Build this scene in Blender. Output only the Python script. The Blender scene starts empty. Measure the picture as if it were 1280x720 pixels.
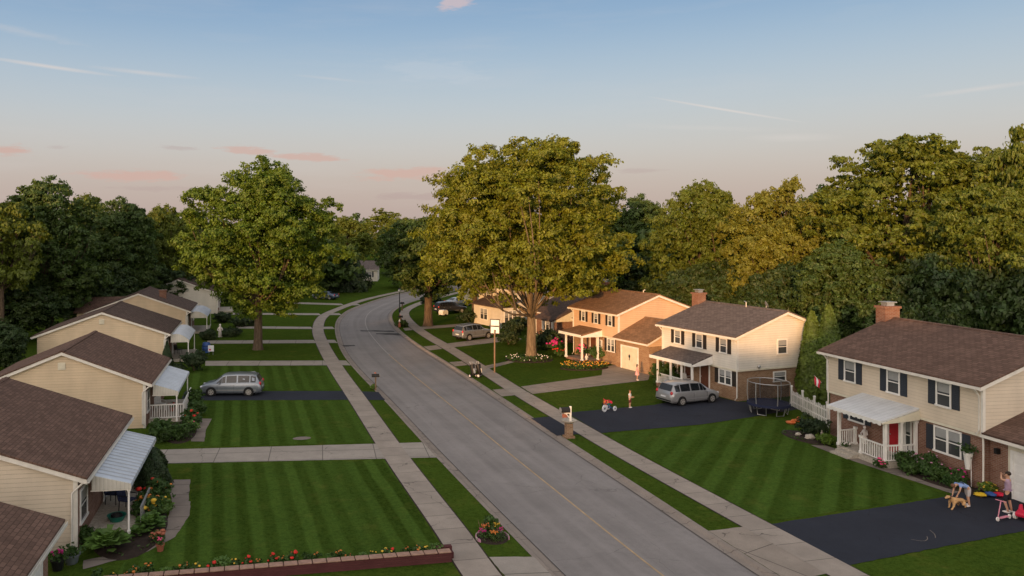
import bpy, bmesh, math, random
import numpy as np
from mathutils import Vector, Matrix, noise as mnoise

R = math.radians
S = bpy.context.scene
COL = S.collection
random.seed(7)
GZ = 0.10            # lawn level above the carriageway

# ------------------------------------------------------------------ bookkeeping
def tag(o, label=None, cat=None, group=None, kind=None):
    if label: o['label'] = label
    if cat: o['category'] = cat
    if group: o['group'] = group
    if kind: o['kind'] = kind
    return o

def empty(name, loc, rz=0.0):
    o = bpy.data.objects.new(name, None)
    o.empty_display_size = 0.2
    COL.objects.link(o)
    o.location = loc
    o.rotation_euler = (0, 0, R(rz))
    return o

def thing(name, label, cat, loc, rz=0.0, group=None):
    return tag(empty(name, loc, rz), label, cat, group)

def copy_tree(o, parent=None):
    c = o.copy()
    COL.objects.link(c)
    c.parent = parent
    for ch in list(o.children):
        copy_tree(ch, c)
    return c

# ------------------------------------------------------------------ mesh builder
class MB:
    def __init__(s):
        s.v = []; s.f = []; s.m = []; s.mi = 0; s.T = None
    def add(s, vs, fs):
        n = len(s.v)
        if s.T is not None:
            vs = [tuple(s.T @ Vector(p)) for p in vs]
        s.v += [tuple(p) for p in vs]
        s.f += [tuple(i + n for i in f) for f in fs]
        s.m += [s.mi] * len(fs)
        return s
    def box(s, x0, x1, y0, y1, z0, z1):
        vs = [(x, y, z) for z in (z0, z1) for y in (y0, y1) for x in (x0, x1)]
        return s.add(vs, [(0, 2, 3, 1), (4, 5, 7, 6), (0, 1, 5, 4), (2, 6, 7, 3), (0, 4, 6, 2), (1, 3, 7, 5)])
    def ext(s, poly, y0, y1):            # polygon in xz pushed along y
        n = len(poly)
        vs = [(x, y0, z) for x, z in poly] + [(x, y1, z) for x, z in poly]
        fs = [tuple(range(n)), tuple(range(2 * n - 1, n - 1, -1))]
        fs += [(i, i + n, (i + 1) % n + n, (i + 1) % n) for i in range(n)]
        return s.add(vs, fs)
    def prism(s, poly, z0, z1):          # polygon in xy pushed along z
        n = len(poly)
        vs = [(x, y, z0) for x, y in poly] + [(x, y, z1) for x, y in poly]
        fs = [tuple(range(n)), tuple(range(2 * n - 1, n - 1, -1))]
        fs += [(i, i + n, (i + 1) % n + n, (i + 1) % n) for i in range(n)]
        return s.add(vs, fs)
    def path(s, pts, rad, n=8):
        pts = [Vector(p) for p in pts]
        if not isinstance(rad, (list, tuple)): rad = [rad] * len(pts)
        vs = []; ref = Vector((0.31, 0.17, 0.93)).normalized()
        for i, p in enumerate(pts):
            t = (pts[min(i + 1, len(pts) - 1)] - pts[max(i - 1, 0)]).normalized()
            r = ref if abs(t.dot(ref)) < 0.95 else Vector((1, 0, 0))
            a = t.cross(r).normalized(); b = t.cross(a)
            for k in range(n):
                an = 2 * math.pi * k / n
                vs.append(p + a * math.cos(an) * rad[i] + b * math.sin(an) * rad[i])
        fs = []
        for i in range(len(pts) - 1):
            for k in range(n):
                k2 = (k + 1) % n
                fs.append((i * n + k, i * n + k2, (i + 1) * n + k2, (i + 1) * n + k))
        fs.append(tuple(range(n - 1, -1, -1)))
        L = (len(pts) - 1) * n
        fs.append(tuple(range(L, L + n)))
        return s.add(vs, fs)
    def bar(s, a, b, r, n=8):
        return s.path([a, b], r, n)
    def lathe(s, prof, c=(0, 0, 0), n=16):
        vs = []
        for r, z in prof:
            for k in range(n):
                an = 2 * math.pi * k / n
                vs.append((c[0] + r * math.cos(an), c[1] + r * math.sin(an), c[2] + z))
        fs = []
        for i in range(len(prof) - 1):
            for k in range(n):
                k2 = (k + 1) % n
                fs.append((i * n + k, i * n + k2, (i + 1) * n + k2, (i + 1) * n + k))
        fs.append(tuple(range(n - 1, -1, -1)))
        L = (len(prof) - 1) * n
        fs.append(tuple(range(L, L + n)))
        return s.add(vs, fs)
    def ell(s, c, r, n=12, m=8, nz=0.0, fr=2.0):
        vs = []
        for i in range(m + 1):
            th = math.pi * (0.02 + 0.96 * i / m)
            for k in range(n):
                ph = 2 * math.pi * k / n
                d = Vector((math.sin(th) * math.cos(ph), math.sin(th) * math.sin(ph), math.cos(th)))
                q = 1 + (nz * mnoise.noise(d * fr + Vector(c)) if nz else 0)
                vs.append((c[0] + d.x * r[0] * q, c[1] + d.y * r[1] * q, c[2] + d.z * r[2] * q))
        fs = []
        for i in range(m):
            for k in range(n):
                k2 = (k + 1) % n
                fs.append((i * n + k, (i + 1) * n + k, (i + 1) * n + k2, i * n + k2))
        fs.append(tuple(range(n)))
        fs.append(tuple(range((m + 1) * n - 1, m * n - 1, -1)))
        return s.add(vs, fs)
    def build(s, name, mats, parent=None, smooth=None, bevel=0.0):
        me = bpy.data.meshes.new(name)
        me.from_pydata(s.v, [], s.f)
        bm = bmesh.new(); bm.from_mesh(me)
        bmesh.ops.recalc_face_normals(bm, faces=bm.faces)
        if smooth is not None:
            for f in bm.faces: f.smooth = True
            for e in bm.edges:
                if len(e.link_faces) == 2 and e.calc_face_angle(0) > R(smooth): e.smooth = False
        bm.to_mesh(me); bm.free()
        if not isinstance(mats, (list, tuple)): mats = [mats]
        for m in mats: me.materials.append(m)
        if len(mats) > 1: me.polygons.foreach_set('material_index', s.m)
        o = bpy.data.objects.new(name, me)
        COL.objects.link(o)
        if parent is not None: o.parent = parent
        if bevel:
            b = o.modifiers.new('bevel', 'BEVEL'); b.width = bevel; b.segments = 2
            b.limit_method = 'ANGLE'; b.angle_limit = R(40)
        return o

# ------------------------------------------------------------------ materials
class NT:
    def __init__(s, name):
        s.mat = bpy.data.materials.new(name); s.mat.use_nodes = True
        s.t = s.mat.node_tree; s.t.nodes.clear()
        s.out = s.n('ShaderNodeOutputMaterial')
    def n(s, ty, **kw):
        x = s.t.nodes.new(ty)
        for k, v in kw.items(): setattr(x, k, v)
        return x
    def l(s, a, b): s.t.links.new(a, b)
    def setin(s, x, i, v):
        if hasattr(v, 'is_output') or isinstance(v, bpy.types.NodeSocket): s.l(v, x.inputs[i])
        elif v is not None: x.inputs[i].default_value = v
    def math(s, op, a, b=None, c=None, clamp=False):
        x = s.n('ShaderNodeMath', operation=op, use_clamp=clamp)
        s.setin(x, 0, a); s.setin(x, 1, b); s.setin(x, 2, c)
        return x.outputs[0]
    def mix(s, f, a, b, mode='MIX'):
        x = s.n('ShaderNodeMix', data_type='RGBA', blend_type=mode)
        s.setin(x, 0, f)
        for i, v in ((6, a), (7, b)):
            if isinstance(v, (tuple, list)): v = tuple(v) + ((1,) if len(v) == 3 else ())
            s.setin(x, i, v)
        return x.outputs[2]
    def coord(s, kind='Object'):
        return s.n('ShaderNodeTexCoord').outputs[kind]
    def mapping(s, v, sc=(1, 1, 1), rot=(0, 0, 0)):
        x = s.n('ShaderNodeMapping'); s.l(v, x.inputs[0])
        x.inputs['Scale'].default_value = sc; x.inputs['Rotation'].default_value = rot
        return x.outputs[0]
    def noise(s, v, sc, det=3, rough=0.55):
        x = s.n('ShaderNodeTexNoise'); s.l(v, x.inputs['Vector'])
        x.inputs['Scale'].default_value = sc; x.inputs['Detail'].default_value = det
        x.inputs['Roughness'].default_value = rough
        return x.outputs['Fac']
    def rng(s, v, a, b, c=0.0, d=1.0):
        x = s.n('ShaderNodeMapRange'); s.setin(x, 0, v)
        for i, q in zip((1, 2, 3, 4), (a, b, c, d)): x.inputs[i].default_value = q
        return x.outputs[0]
    def sep(s, v):
        x = s.n('ShaderNodeSeparateXYZ'); s.l(v, x.inputs[0]); return x.outputs
    def comb(s, x=0, y=0, z=0):
        c = s.n('ShaderNodeCombineXYZ')
        for i, v in enumerate((x, y, z)): s.setin(c, i, v)
        return c.outputs[0]
    def bump(s, h, dist=0.02, strength=0.5):
        x = s.n('ShaderNodeBump'); s.l(h, x.inputs['Height'])
        x.inputs['Distance'].default_value = dist; x.inputs['Strength'].default_value = strength
        return x.outputs[0]
    def pbsdf(s, col, rough=0.6, metal=0.0, spec=0.3, normal=None, emit=None):
        p = s.n('ShaderNodeBsdfPrincipled')
        if isinstance(col, (tuple, list)): col = tuple(col) + ((1,) if len(col) == 3 else ())
        s.setin(p, 'Base Color', col); s.setin(p, 'Roughness', rough)
        p.inputs['Metallic'].default_value = metal
        p.inputs['Specular IOR Level'].default_value = spec
        if normal is not None: s.l(normal, p.inputs['Normal'])
        s.l(p.outputs[0], s.out.inputs[0])
        return p

def sc3(c, k): return tuple(min(1, x * k) for x in c)

def plain(name, col, rough=0.6, metal=0.0, spec=0.3, var=0.12, scale=2.5, coat=0.0):
    t = NT(name); co = t.coord()
    f = t.math('ADD', t.math('MULTIPLY', t.noise(co, scale), 0.7), t.math('MULTIPLY', t.noise(co, scale * 14), 0.3))
    c = t.mix(t.rng(f, 0.3, 0.7), sc3(col, 1 - var), sc3(col, 1 + var))
    p = t.pbsdf(c, rough, metal, spec)
    if coat:
        p.inputs['Coat Weight'].default_value = coat
        p.inputs['Coat Roughness'].default_value = 0.08
    return t.mat

def siding(name, col, lap=0.17):
    t = NT(name); co = t.coord(); x, y, z = t.sep(co)
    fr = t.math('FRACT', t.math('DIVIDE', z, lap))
    row = t.math('FLOOR', t.math('DIVIDE', z, lap))
    board = t.math('FLOOR', t.math('ADD', t.math('DIVIDE', t.math('ADD', x, y), 3.6), t.math('MULTIPLY', row, 0.37)))
    wn = t.n('ShaderNodeTexWhiteNoise', noise_dimensions='2D'); t.l(t.comb(row, board), wn.inputs['Vector'])
    dirt = t.noise(t.mapping(co, (0.6, 0.6, 0.25)), 1.6, 4)
    c = t.mix(t.rng(dirt, 0.3, 0.75), sc3(col, 1.05), sc3(col, 0.86))
    c = t.mix(t.math('MULTIPLY', wn.outputs['Value'], 0.12), c, sc3(col, 0.6))
    c = t.mix(t.math('MULTIPLY', t.rng(fr, 0.9, 0.97), 0.45), c, sc3(col, 0.35))  # shadow line under each lap, painted into the siding colour
    h = t.math('SUBTRACT', 1.0, fr)
    t.pbsdf(c, 0.55, 0, 0.25, t.bump(h, 0.025, 0.8))
    return t.mat

def brick(name, c1, c2, mortar):
    t = NT(name); co = t.coord(); x, y, z = t.sep(co)
    v = t.comb(t.math('ADD', x, y), z, 0.0)
    b = t.n('ShaderNodeTexBrick'); t.l(v, b.inputs['Vector'])
    b.inputs['Color1'].default_value = c1 + (1,); b.inputs['Color2'].default_value = c2 + (1,)
    b.inputs['Mortar'].default_value = mortar + (1,)
    b.inputs['Scale'].default_value = 1.0; b.inputs['Brick Width'].default_value = 0.25
    b.inputs['Row Height'].default_value = 0.085; b.inputs['Mortar Size'].default_value = 0.011
    b.inputs['Bias'].default_value = -0.1
    n = t.noise(co, 1.3, 4)
    c = t.mix(t.rng(n, 0.3, 0.75, 0, 0.5), b.outputs['Color'], sc3(c1, 0.55))
    h = t.math('SUBTRACT', 1.0, b.outputs['Fac'])
    t.pbsdf(c, 0.85, 0, 0.2, t.bump(h, 0.015, 0.8))
    return t.mat

def shingle(name, col):
    t = NT(name); co = t.coord(); x, y, z = t.sep(co)
    v = t.comb(y, t.math('MULTIPLY', x, 1.06), 0.0)
    b = t.n('ShaderNodeTexBrick'); t.l(v, b.inputs['Vector'])
    b.inputs['Color1'].default_value = sc3(col, 1.3) + (1,); b.inputs['Color2'].default_value = sc3(col, 0.72) + (1,)
    b.inputs['Mortar'].default_value = sc3(col, 0.4) + (1,)
    b.inputs['Scale'].default_value = 1.0; b.inputs['Brick Width'].default_value = 0.33
    b.inputs['Row Height'].default_value = 0.17; b.inputs['Mortar Size'].default_value = 0.012
    n = t.noise(co, 0.7, 5, 0.65)
    c = t.mix(t.rng(n, 0.3, 0.7, 0, 0.55), b.outputs['Color'], sc3(col, 0.62))
    st = t.noise(t.mapping(co, (0.35, 2.2, 1)), 1.1, 4)
    c = t.mix(t.rng(st, 0.5, 0.8, 0, 0.4), c, sc3(col, 1.5))
    g = t.noise(co, 90, 2)
    c = t.mix(t.rng(g, 0.35, 0.65, 0, 0.35), c, sc3(col, 0.5))
    h = t.math('ADD', t.math('SUBTRACT', 1.0, b.outputs['Fac']), t.math('MULTIPLY', g, 0.4))
    t.pbsdf(c, 0.9, 0, 0.15, t.bump(h, 0.02, 0.7))
    return t.mat

def grass(name, col, ang=None, period=1.4, amt=0.35):
    t = NT(name); co = t.coord()
    big = t.noise(co, 0.22, 4, 0.6); mid = t.noise(co, 1.6, 4, 0.7); fine = t.noise(co, 17, 4, 0.75)
    c = t.mix(t.rng(big, 0.3, 0.7), sc3(col, 0.8), sc3(col, 1.18))
    c = t.mix(t.rng(mid, 0.45, 0.8, 0, 0.55), c, (col[0] * 1.55, col[1] * 1.08, col[2] * 0.9))
    c = t.mix(t.rng(fine, 0.4, 0.7, 0, 0.65), c, sc3(col, 0.4))
    m4 = t.noise(co, 5.5, 5, 0.8)
    c = t.mix(t.rng(m4, 0.42, 0.66, 0, 0.6), c, (col[0] * 1.75, col[1] * 1.5, col[2] * 1.5))
    c = t.mix(t.rng(m4, 0.5, 0.34, 0, 0.5), c, sc3(col, 0.45))
    dry = t.noise(co, 0.55, 5, 0.7)
    c = t.mix(t.rng(dry, 0.56, 0.74, 0, 0.5), c, (col[0] * 3.0, col[1] * 1.5, col[2] * 2.2))
    f2 = t.noise(co, 38, 2, 0.6)
    c = t.mix(t.rng(f2, 0.5, 0.72, 0, 0.55), c, (col[0] * 1.9, col[1] * 1.5, col[2] * 1.6))
    if ang is not None:
        m = t.mapping(co, (1, 1, 1), (0, 0, R(-ang)))
        x, y, z = t.sep(m)
        wob = t.math('MULTIPLY', t.math('SUBTRACT', t.noise(co, 0.35, 2), 0.5), 0.25)
        ph = t.math('DIVIDE', t.math('ADD', y, wob), period)
        sn = t.math('SINE', t.math('MULTIPLY', ph, 6.2832))
        band = t.rng(sn, -0.45, 0.45)
        cell = t.n('ShaderNodeTexWhiteNoise', noise_dimensions='1D'); t.l(t.math('FLOOR', t.math('MULTIPLY', ph, 2.0)), cell.inputs['W'])
        streak = t.noise(t.mapping(m, (0.12, 3.2, 1)), 1.0, 4, 0.65)
        k = t.math('ADD', t.math('MULTIPLY', band, 0.5), t.math('ADD', t.math('MULTIPLY', cell.outputs[0], 0.3), t.math('MULTIPLY', streak, 0.55)))
        c = t.mix(t.rng(k, 0.2, 1.05, 0.0, 1.0), t.mix(amt, c, (0, 0, 0)), t.mix(amt * 0.4, c, (0.11, 0.2, 0.05)))
    t.pbsdf(c, 0.9, 0, 0.0, t.bump(t.math('ADD', fine, t.math('MULTIPLY', f2, 0.6)), 0.05, 0.6))
    return t.mat

def concrete(name, col, joint=1.5, uv=True, jw=0.035, ang=0.0, jy=None):
    t = NT(name)
    v = t.coord('UV') if uv else t.mapping(t.coord(), (1, 1, 1), (0, 0, R(-ang)))
    co = t.coord(); x, y, z = t.sep(v)
    q = t.math('DIVIDE', x, joint); fr = t.math('FRACT', q)
    wn = t.n('ShaderNodeTexWhiteNoise', noise_dimensions='2D')
    line = t.math('LESS_THAN', fr, jw / joint)
    if jy:
        q2 = t.math('DIVIDE', y, jy)
        line = t.math('MAXIMUM', line, t.math('LESS_THAN', t.math('FRACT', q2), jw / jy))
        t.l(t.comb(t.math('FLOOR', q), t.math('FLOOR', q2)), wn.inputs['Vector'])
    else:
        t.l(t.comb(t.math('FLOOR', q), 0.0), wn.inputs['Vector'])
    n1 = t.noise(co, 0.9, 5, 0.65); n2 = t.noise(co, 30, 3, 0.7)
    c = t.mix(t.rng(n1, 0.3, 0.75), sc3(col, 1.08), sc3(col, 0.74))
    c = t.mix(t.math('MULTIPLY', wn.outputs['Value'], 0.3), c, sc3(col, 0.62))
    c = t.mix(t.rng(n2, 0.45, 0.75, 0, 0.5), c, sc3(col, 0.55))
    vo = t.n('ShaderNodeTexVoronoi', feature='DISTANCE_TO_EDGE')
    wv = t.n('ShaderNodeVectorMath', operation='ADD'); t.l(co, wv.inputs[0])
    nz = t.n('ShaderNodeTexNoise'); t.l(co, nz.inputs['Vector']); nz.inputs['Scale'].default_value = 1.5; t.l(nz.outputs['Color'], wv.inputs[1])
    t.l(wv.outputs[0], vo.inputs['Vector']); vo.inputs['Scale'].default_value = 0.23
    cr = t.math('MULTIPLY', t.math('LESS_THAN', vo.outputs['Distance'], 0.004), t.rng(n1, 0.42, 0.55))
    c = t.mix(t.math('MULTIPLY', t.math('MAXIMUM', line, cr), 0.75), c, sc3(col, 0.22))
    t.pbsdf(c, 0.85, 0, 0.2, t.bump(n2, 0.01, 0.4))
    return t.mat

def asphalt(name, col, streaks=False, cracks=0.5):
    t = NT(name); co = t.coord()
    n1 = t.noise(co, 0.35, 5, 0.6); n2 = t.noise(co, 26, 4, 0.75); n3 = t.noise(co, 3.0, 4, 0.65)
    c = t.mix(t.rng(n1, 0.3, 0.7), sc3(col, 0.84), sc3(col, 1.18))
    c = t.mix(t.rng(n3, 0.45, 0.75, 0, 0.45), c, sc3(col, 0.72))
    c = t.mix(t.rng(n2, 0.42, 0.72, 0, 0.55), c, sc3(col, 0.6))
    if streaks:
        u, v, w = t.sep(t.coord('UV'))
        st = t.noise(t.comb(t.math('MULTIPLY', u, 0.04), t.math('MULTIPLY', v, 2.2), 0.0), 1.0, 4, 0.6)
        c = t.mix(t.rng(st, 0.35, 0.7, 0, 0.5), c, sc3(col, 1.22))
        tr = t.math('ABSOLUTE', t.math('SINE', t.math('MULTIPLY', v, 1.7)))
        c = t.mix(t.math('MULTIPLY', t.rng(tr, 0.75, 1.0), 0.22), c, sc3(col, 0.62))
        cs = t.noise(t.comb(t.math('MULTIPLY', u, 0.6), t.math('MULTIPLY', v, 0.25), 3.0), 1.0, 4, 0.7)
        c = t.mix(t.rng(cs, 0.6, 0.7, 0, 0.25), c, sc3(col, 0.65))
    if cracks:
        vo = t.n('ShaderNodeTexVoronoi', feature='DISTANCE_TO_EDGE')
        wv = t.n('ShaderNodeVectorMath', operation='ADD'); t.l(co, wv.inputs[0])
        nz = t.n('ShaderNodeTexNoise'); t.l(co, nz.inputs['Vector']); nz.inputs['Scale'].default_value = 0.8
        nz.inputs['Detail'].default_value = 5; t.l(nz.outputs['Color'], wv.inputs[1])
        t.l(wv.outputs[0], vo.inputs['Vector']); vo.inputs['Scale'].default_value = 0.2
        cr = t.math('MULTIPLY', t.math('LESS_THAN', vo.outputs['Distance'], 0.0035), t.rng(t.noise(co, 0.5, 2), 0.45, 0.55))
        c = t.mix(t.math('MULTIPLY', cr, cracks), c, sc3(col, 0.3))
    t.pbsdf(c, 0.85, 0, 0.2, t.bump(n2, 0.012, 0.5))
    return t.mat

def leaf(name, col, trans=0.3, vary=0.35, warm=(0.14, 0.155, 0.015)):
    t = NT(name)
    g = t.n('ShaderNodeNewGeometry'); oi = t.n('ShaderNodeObjectInfo')
    rv = g.outputs['Random Per Island']
    c = t.mix(rv, sc3(col, 1 - vary), sc3(col, 1 + vary))
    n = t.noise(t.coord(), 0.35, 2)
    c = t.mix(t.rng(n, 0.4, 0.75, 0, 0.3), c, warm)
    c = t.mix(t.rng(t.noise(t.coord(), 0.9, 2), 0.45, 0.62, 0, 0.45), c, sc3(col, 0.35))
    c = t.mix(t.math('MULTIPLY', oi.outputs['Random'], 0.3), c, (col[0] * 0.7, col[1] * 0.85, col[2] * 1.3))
    d = t.n('ShaderNodeBsdfDiffuse'); t.l(c, d.inputs[0])
    tr = t.n('ShaderNodeBsdfTranslucent'); t.l(t.mix(0.5, c, (col[0] * 1.6, col[1] * 1.4, col[2] * 0.6)), tr.inputs[0])
    m = t.n('ShaderNodeMixShader'); m.inputs[0].default_value = trans
    t.l(d.outputs[0], m.inputs[1]); t.l(tr.outputs[0], m.inputs[2])
    gl = t.n('ShaderNodeBsdfGlossy'); gl.inputs['Roughness'].default_value = 0.55; gl.inputs[0].default_value = (1, 1, 1, 1)
    m2 = t.n('ShaderNodeMixShader'); m2.inputs[0].default_value = 0.025
    t.l(m.outputs[0], m2.inputs[1]); t.l(gl.outputs[0], m2.inputs[2])
    t.l(m2.outputs[0], t.out.inputs[0])
    return t.mat

def bark(name, col):
    t = NT(name); co = t.coord()
    n = t.noise(t.mapping(co, (5, 5, 0.8)), 1.6, 5, 0.7)
    c = t.mix(t.rng(n, 0.35, 0.65), sc3(col, 0.5), sc3(col, 1.3))
    t.pbsdf(c, 0.95, 0, 0.1, t.bump(n, 0.08, 0.9))
    return t.mat

def glass(name, col=(0.03, 0.04, 0.05), rough=0.06):
    t = NT(name)
    n = t.noise(t.coord(), 1.1, 2)
    t.pbsdf(t.mix(n, sc3(col, 0.6), sc3(col, 1.5)), rough, 0, 0.6)
    return t.mat

def ribbed(name, col, period=0.3, axis=1):
    t = NT(name); co = t.coord(); a = t.sep(co)[axis]
    fr = t.math('FRACT', t.math('DIVIDE', a, period))
    c = t.mix(t.rng(t.noise(co, 1.4, 4), 0.3, 0.75), col, sc3(col, 0.78))
    c = t.mix(t.math('MULTIPLY', t.math('LESS_THAN', fr, 0.07), 0.5), c, sc3(col, 0.35))
    t.pbsdf(c, 0.4, 0.0, 0.4, t.bump(t.math('PINGPONG', fr, 0.5), 0.05, 0.5))
    return t.mat

M = {}
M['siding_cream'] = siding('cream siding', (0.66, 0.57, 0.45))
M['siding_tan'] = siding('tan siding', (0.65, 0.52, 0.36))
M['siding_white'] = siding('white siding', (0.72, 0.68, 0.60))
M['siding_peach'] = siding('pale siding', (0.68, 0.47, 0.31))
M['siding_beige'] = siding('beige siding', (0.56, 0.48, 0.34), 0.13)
M['brick_red'] = brick('red brown brick', (0.23, 0.105, 0.07), (0.33, 0.18, 0.13), (0.33, 0.28, 0.23))
M['brick_tan'] = brick('tan brick', (0.30, 0.16, 0.085), (0.42, 0.27, 0.16), (0.40, 0.33, 0.25))
M['brick_chim'] = brick('chimney brick', (0.22, 0.085, 0.05), (0.28, 0.14, 0.09), (0.30, 0.24, 0.2))
M['roof_brown'] = shingle('brown shingles', (0.165, 0.102, 0.078))
M['roof_dark'] = shingle('dark brown shingles', (0.13, 0.09, 0.074))
M['roof_tan'] = shingle('tan brown shingles', (0.30, 0.175, 0.10))
M['roof_grey'] = shingle('grey brown shingles', (0.16, 0.13, 0.12))
M['trim'] = plain('white trim', (0.74, 0.71, 0.65), 0.5)
M['white'] = plain('white paint', (0.78, 0.77, 0.74), 0.5)
M['cream'] = plain('cream paint', (0.66, 0.62, 0.5), 0.5)
M['shutter'] = plain('dark shutter', (0.035, 0.042, 0.055), 0.55)
M['shutter_black'] = plain('black brown shutter', (0.03, 0.024, 0.02), 0.55)
M['glass'] = glass('window glass', (0.05, 0.055, 0.06))
M['glass_dark'] = glass('dark glass', (0.012, 0.014, 0.018), 0.12)
M['curtain'] = plain('pale blind', (0.3, 0.31, 0.31), 0.5, spec=0.5)
M['door_red'] = plain('red door', (0.42, 0.02, 0.03), 0.4)
M['door_brown'] = plain('brown door', (0.13, 0.05, 0.03), 0.5)
M['awning'] = ribbed('white ribbed awning metal', (0.50, 0.56, 0.64), 0.42, 1)
M['awning_side'] = ribbed('striped awning side', (0.62, 0.60, 0.54), 0.16, 0)
M['metal_white'] = ribbed('white porch roof metal', (0.66, 0.68, 0.70), 0.3, 1)
M['concrete'] = concrete('pavement concrete', (0.36, 0.31, 0.265))
M['concrete_walk'] = concrete('left drive concrete', (0.37, 0.33, 0.29), 2.9, False, 0.05, -8, 1.6)
M['concrete_drive'] = concrete('right drive concrete', (0.33, 0.28, 0.235), 3.0, False, 0.05, 18, 2.6)
M['path'] = concrete('garden path concrete', (0.25, 0.21, 0.18), 1.4, False, 0.05, 80)
M['kerb'] = concrete('kerb concrete', (0.30, 0.255, 0.22), 3.0)
M['road'] = asphalt('road asphalt', (0.245, 0.226, 0.218), True, 0.32)
M['black_drive'] = asphalt('sealed black asphalt', (0.025, 0.029, 0.042), False, 0.45)
M['patch'] = asphalt('dark patch', (0.07, 0.066, 0.066), False, 0)
M['line'] = plain('faded yellow line', (0.42, 0.30, 0.17), 0.8, var=0.3, scale=1.2)
M['seam'] = plain('pale road seam', (0.33, 0.31, 0.29), 0.85, var=0.2)
M['grass'] = grass('lawn grass', (0.045, 0.083, 0.012))
M['grass_strip'] = grass('verge grass', (0.050, 0.083, 0.013))
M['grass_near'] = grass('mown lawn stripes', (0.048, 0.094, 0.014), 90, 1.05, 0.34)
M['grass_mid'] = grass('mown lawn wide stripes', (0.048, 0.094, 0.014), 88, 1.1, 0.34)
M['grass_diag'] = grass('diagonal mown lawn', (0.048, 0.094, 0.014), 45, 1.25, 0.32)
M['soil'] = plain('dark mulch', (0.03, 0.02, 0.015), 0.95, var=0.4, scale=6)
M['leaf_maple'] = leaf('maple leaves', (0.110, 0.174, 0.010))
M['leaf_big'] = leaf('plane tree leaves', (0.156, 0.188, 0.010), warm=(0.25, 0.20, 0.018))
M['leaf_dark'] = leaf('dark leaves', (0.06, 0.108, 0.018))
M['leaf_shade'] = leaf('shade leaves', (0.034, 0.066, 0.014), 0.2)
M['leaf_mid'] = leaf('woodland leaves', (0.118, 0.154, 0.011))
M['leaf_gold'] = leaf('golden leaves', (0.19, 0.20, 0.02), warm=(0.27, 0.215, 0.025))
M['leaf_bush'] = leaf('bush leaves', (0.042, 0.095, 0.016), 0.2)
M['leaf_lime'] = leaf('lime leaves', (0.12, 0.20, 0.02), 0.3)
M['leaf_hosta'] = leaf('hosta leaves', (0.11, 0.21, 0.04), 0.3)
M['leaf_cedar'] = leaf('arborvitae leaves', (0.11, 0.17, 0.024), 0.2)
M['leaf_conifer'] = leaf('conifer needles', (0.022, 0.046, 0.016), 0.1)
M['bark'] = bark('brown bark', (0.115, 0.085, 0.06))
M['bark_pale'] = bark('pale bark', (0.19, 0.145, 0.095))
for nm, c in dict(orange=(0.6, 0.2, 0.04), yellow=(0.7, 0.45, 0.05), pink=(0.72, 0.08, 0.22), red=(0.6, 0.03, 0.02),
                  petal_white=(0.75, 0.7, 0.68), magenta=(0.5, 0.03, 0.2), mauve=(0.5, 0.25, 0.35)).items():
    M[nm] = plain(nm + ' petals', c, 0.6)
M['black'] = plain('black plastic', (0.012, 0.012, 0.013), 0.5)
M['rubber'] = plain('tyre rubber', (0.018, 0.018, 0.019), 0.8)
M['alloy'] = plain('alloy wheel', (0.55, 0.53, 0.5), 0.35, 0.6)
M['steel'] = plain('galvanised steel', (0.45, 0.46, 0.47), 0.4, 0.7)
M['silver'] = plain('silver blue car paint', (0.22, 0.25, 0.29), 0.3, 0.5, 0.5, 0.04, coat=0.6)
M['silver_warm'] = plain('silver car paint', (0.36, 0.365, 0.38), 0.3, 0.5, 0.5, 0.04, coat=0.6)
M['tan_car'] = plain('pewter car paint', (0.25, 0.27, 0.30), 0.3, 0.5, 0.5, 0.04, coat=0.6)
M['blue_car'] = plain('dark blue car paint', (0.05, 0.08, 0.14), 0.28, 0.3, 0.5, 0.04, coat=0.7)
M['dark_car'] = plain('dark car paint', (0.03, 0.03, 0.035), 0.3, 0.3, 0.5, 0.04, coat=0.7)
M['grey_car'] = plain('pale grey car paint', (0.45, 0.46, 0.48), 0.3, 0.3, 0.5, 0.04, coat=0.7)
M['lamp_red'] = plain('red tail lamp', (0.5, 0.015, 0.02), 0.2, spec=0.6)
M['lamp_clear'] = plain('clear head lamp', (0.7, 0.72, 0.75), 0.12, spec=0.8)
M['stone'] = plain('pale stone', (0.42, 0.38, 0.32), 0.9, var=0.35, scale=8)
M['wall_red'] = brick('dark red block', (0.105, 0.034, 0.036), (0.12, 0.042, 0.043), (0.10, 0.038, 0.038))
M['wall_cap'] = plain('terracotta capping', (0.32, 0.20, 0.15), 0.85, var=0.3, scale=5)
M['wood'] = plain('weathered wood', (0.2, 0.13, 0.08), 0.8, var=0.3)
M['blue'] = plain('blue plastic', (0.04, 0.10, 0.32), 0.45)
M['navy'] = plain('navy cloth', (0.018, 0.024, 0.06), 0.8)
M['teal'] = plain('teal plastic', (0.01, 0.14, 0.10), 0.45)
M['toy_red'] = plain('red plastic', (0.6, 0.02, 0.06), 0.35)
M['toy_yellow'] = plain('yellow plastic', (0.75, 0.5, 0.03), 0.4)
M['toy_orange'] = plain('orange plastic', (0.62, 0.17, 0.05), 0.5)
M['toy_pink'] = plain('pink plastic', (0.65, 0.25, 0.33), 0.4)
M['skin'] = plain('skin', (0.52, 0.30, 0.20), 0.55, var=0.05)
M['hair'] = plain('dark hair', (0.03, 0.018, 0.012), 0.6)
M['hair_brown'] = plain('brown hair', (0.16, 0.075, 0.04), 0.6)
M['cloth_blue'] = plain('light blue shirt', (0.22, 0.32, 0.58), 0.85)
M['cloth_mauve'] = plain('mauve shirt', (0.40, 0.29, 0.40), 0.85)
M['cloth_white'] = plain('white shirt', (0.68, 0.70, 0.74), 0.85)
M['cloth_grey'] = plain('pale grey shorts', (0.45, 0.42, 0.42), 0.85)
M['cloth_black'] = plain('black shorts', (0.02, 0.018, 0.025), 0.85)
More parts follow.
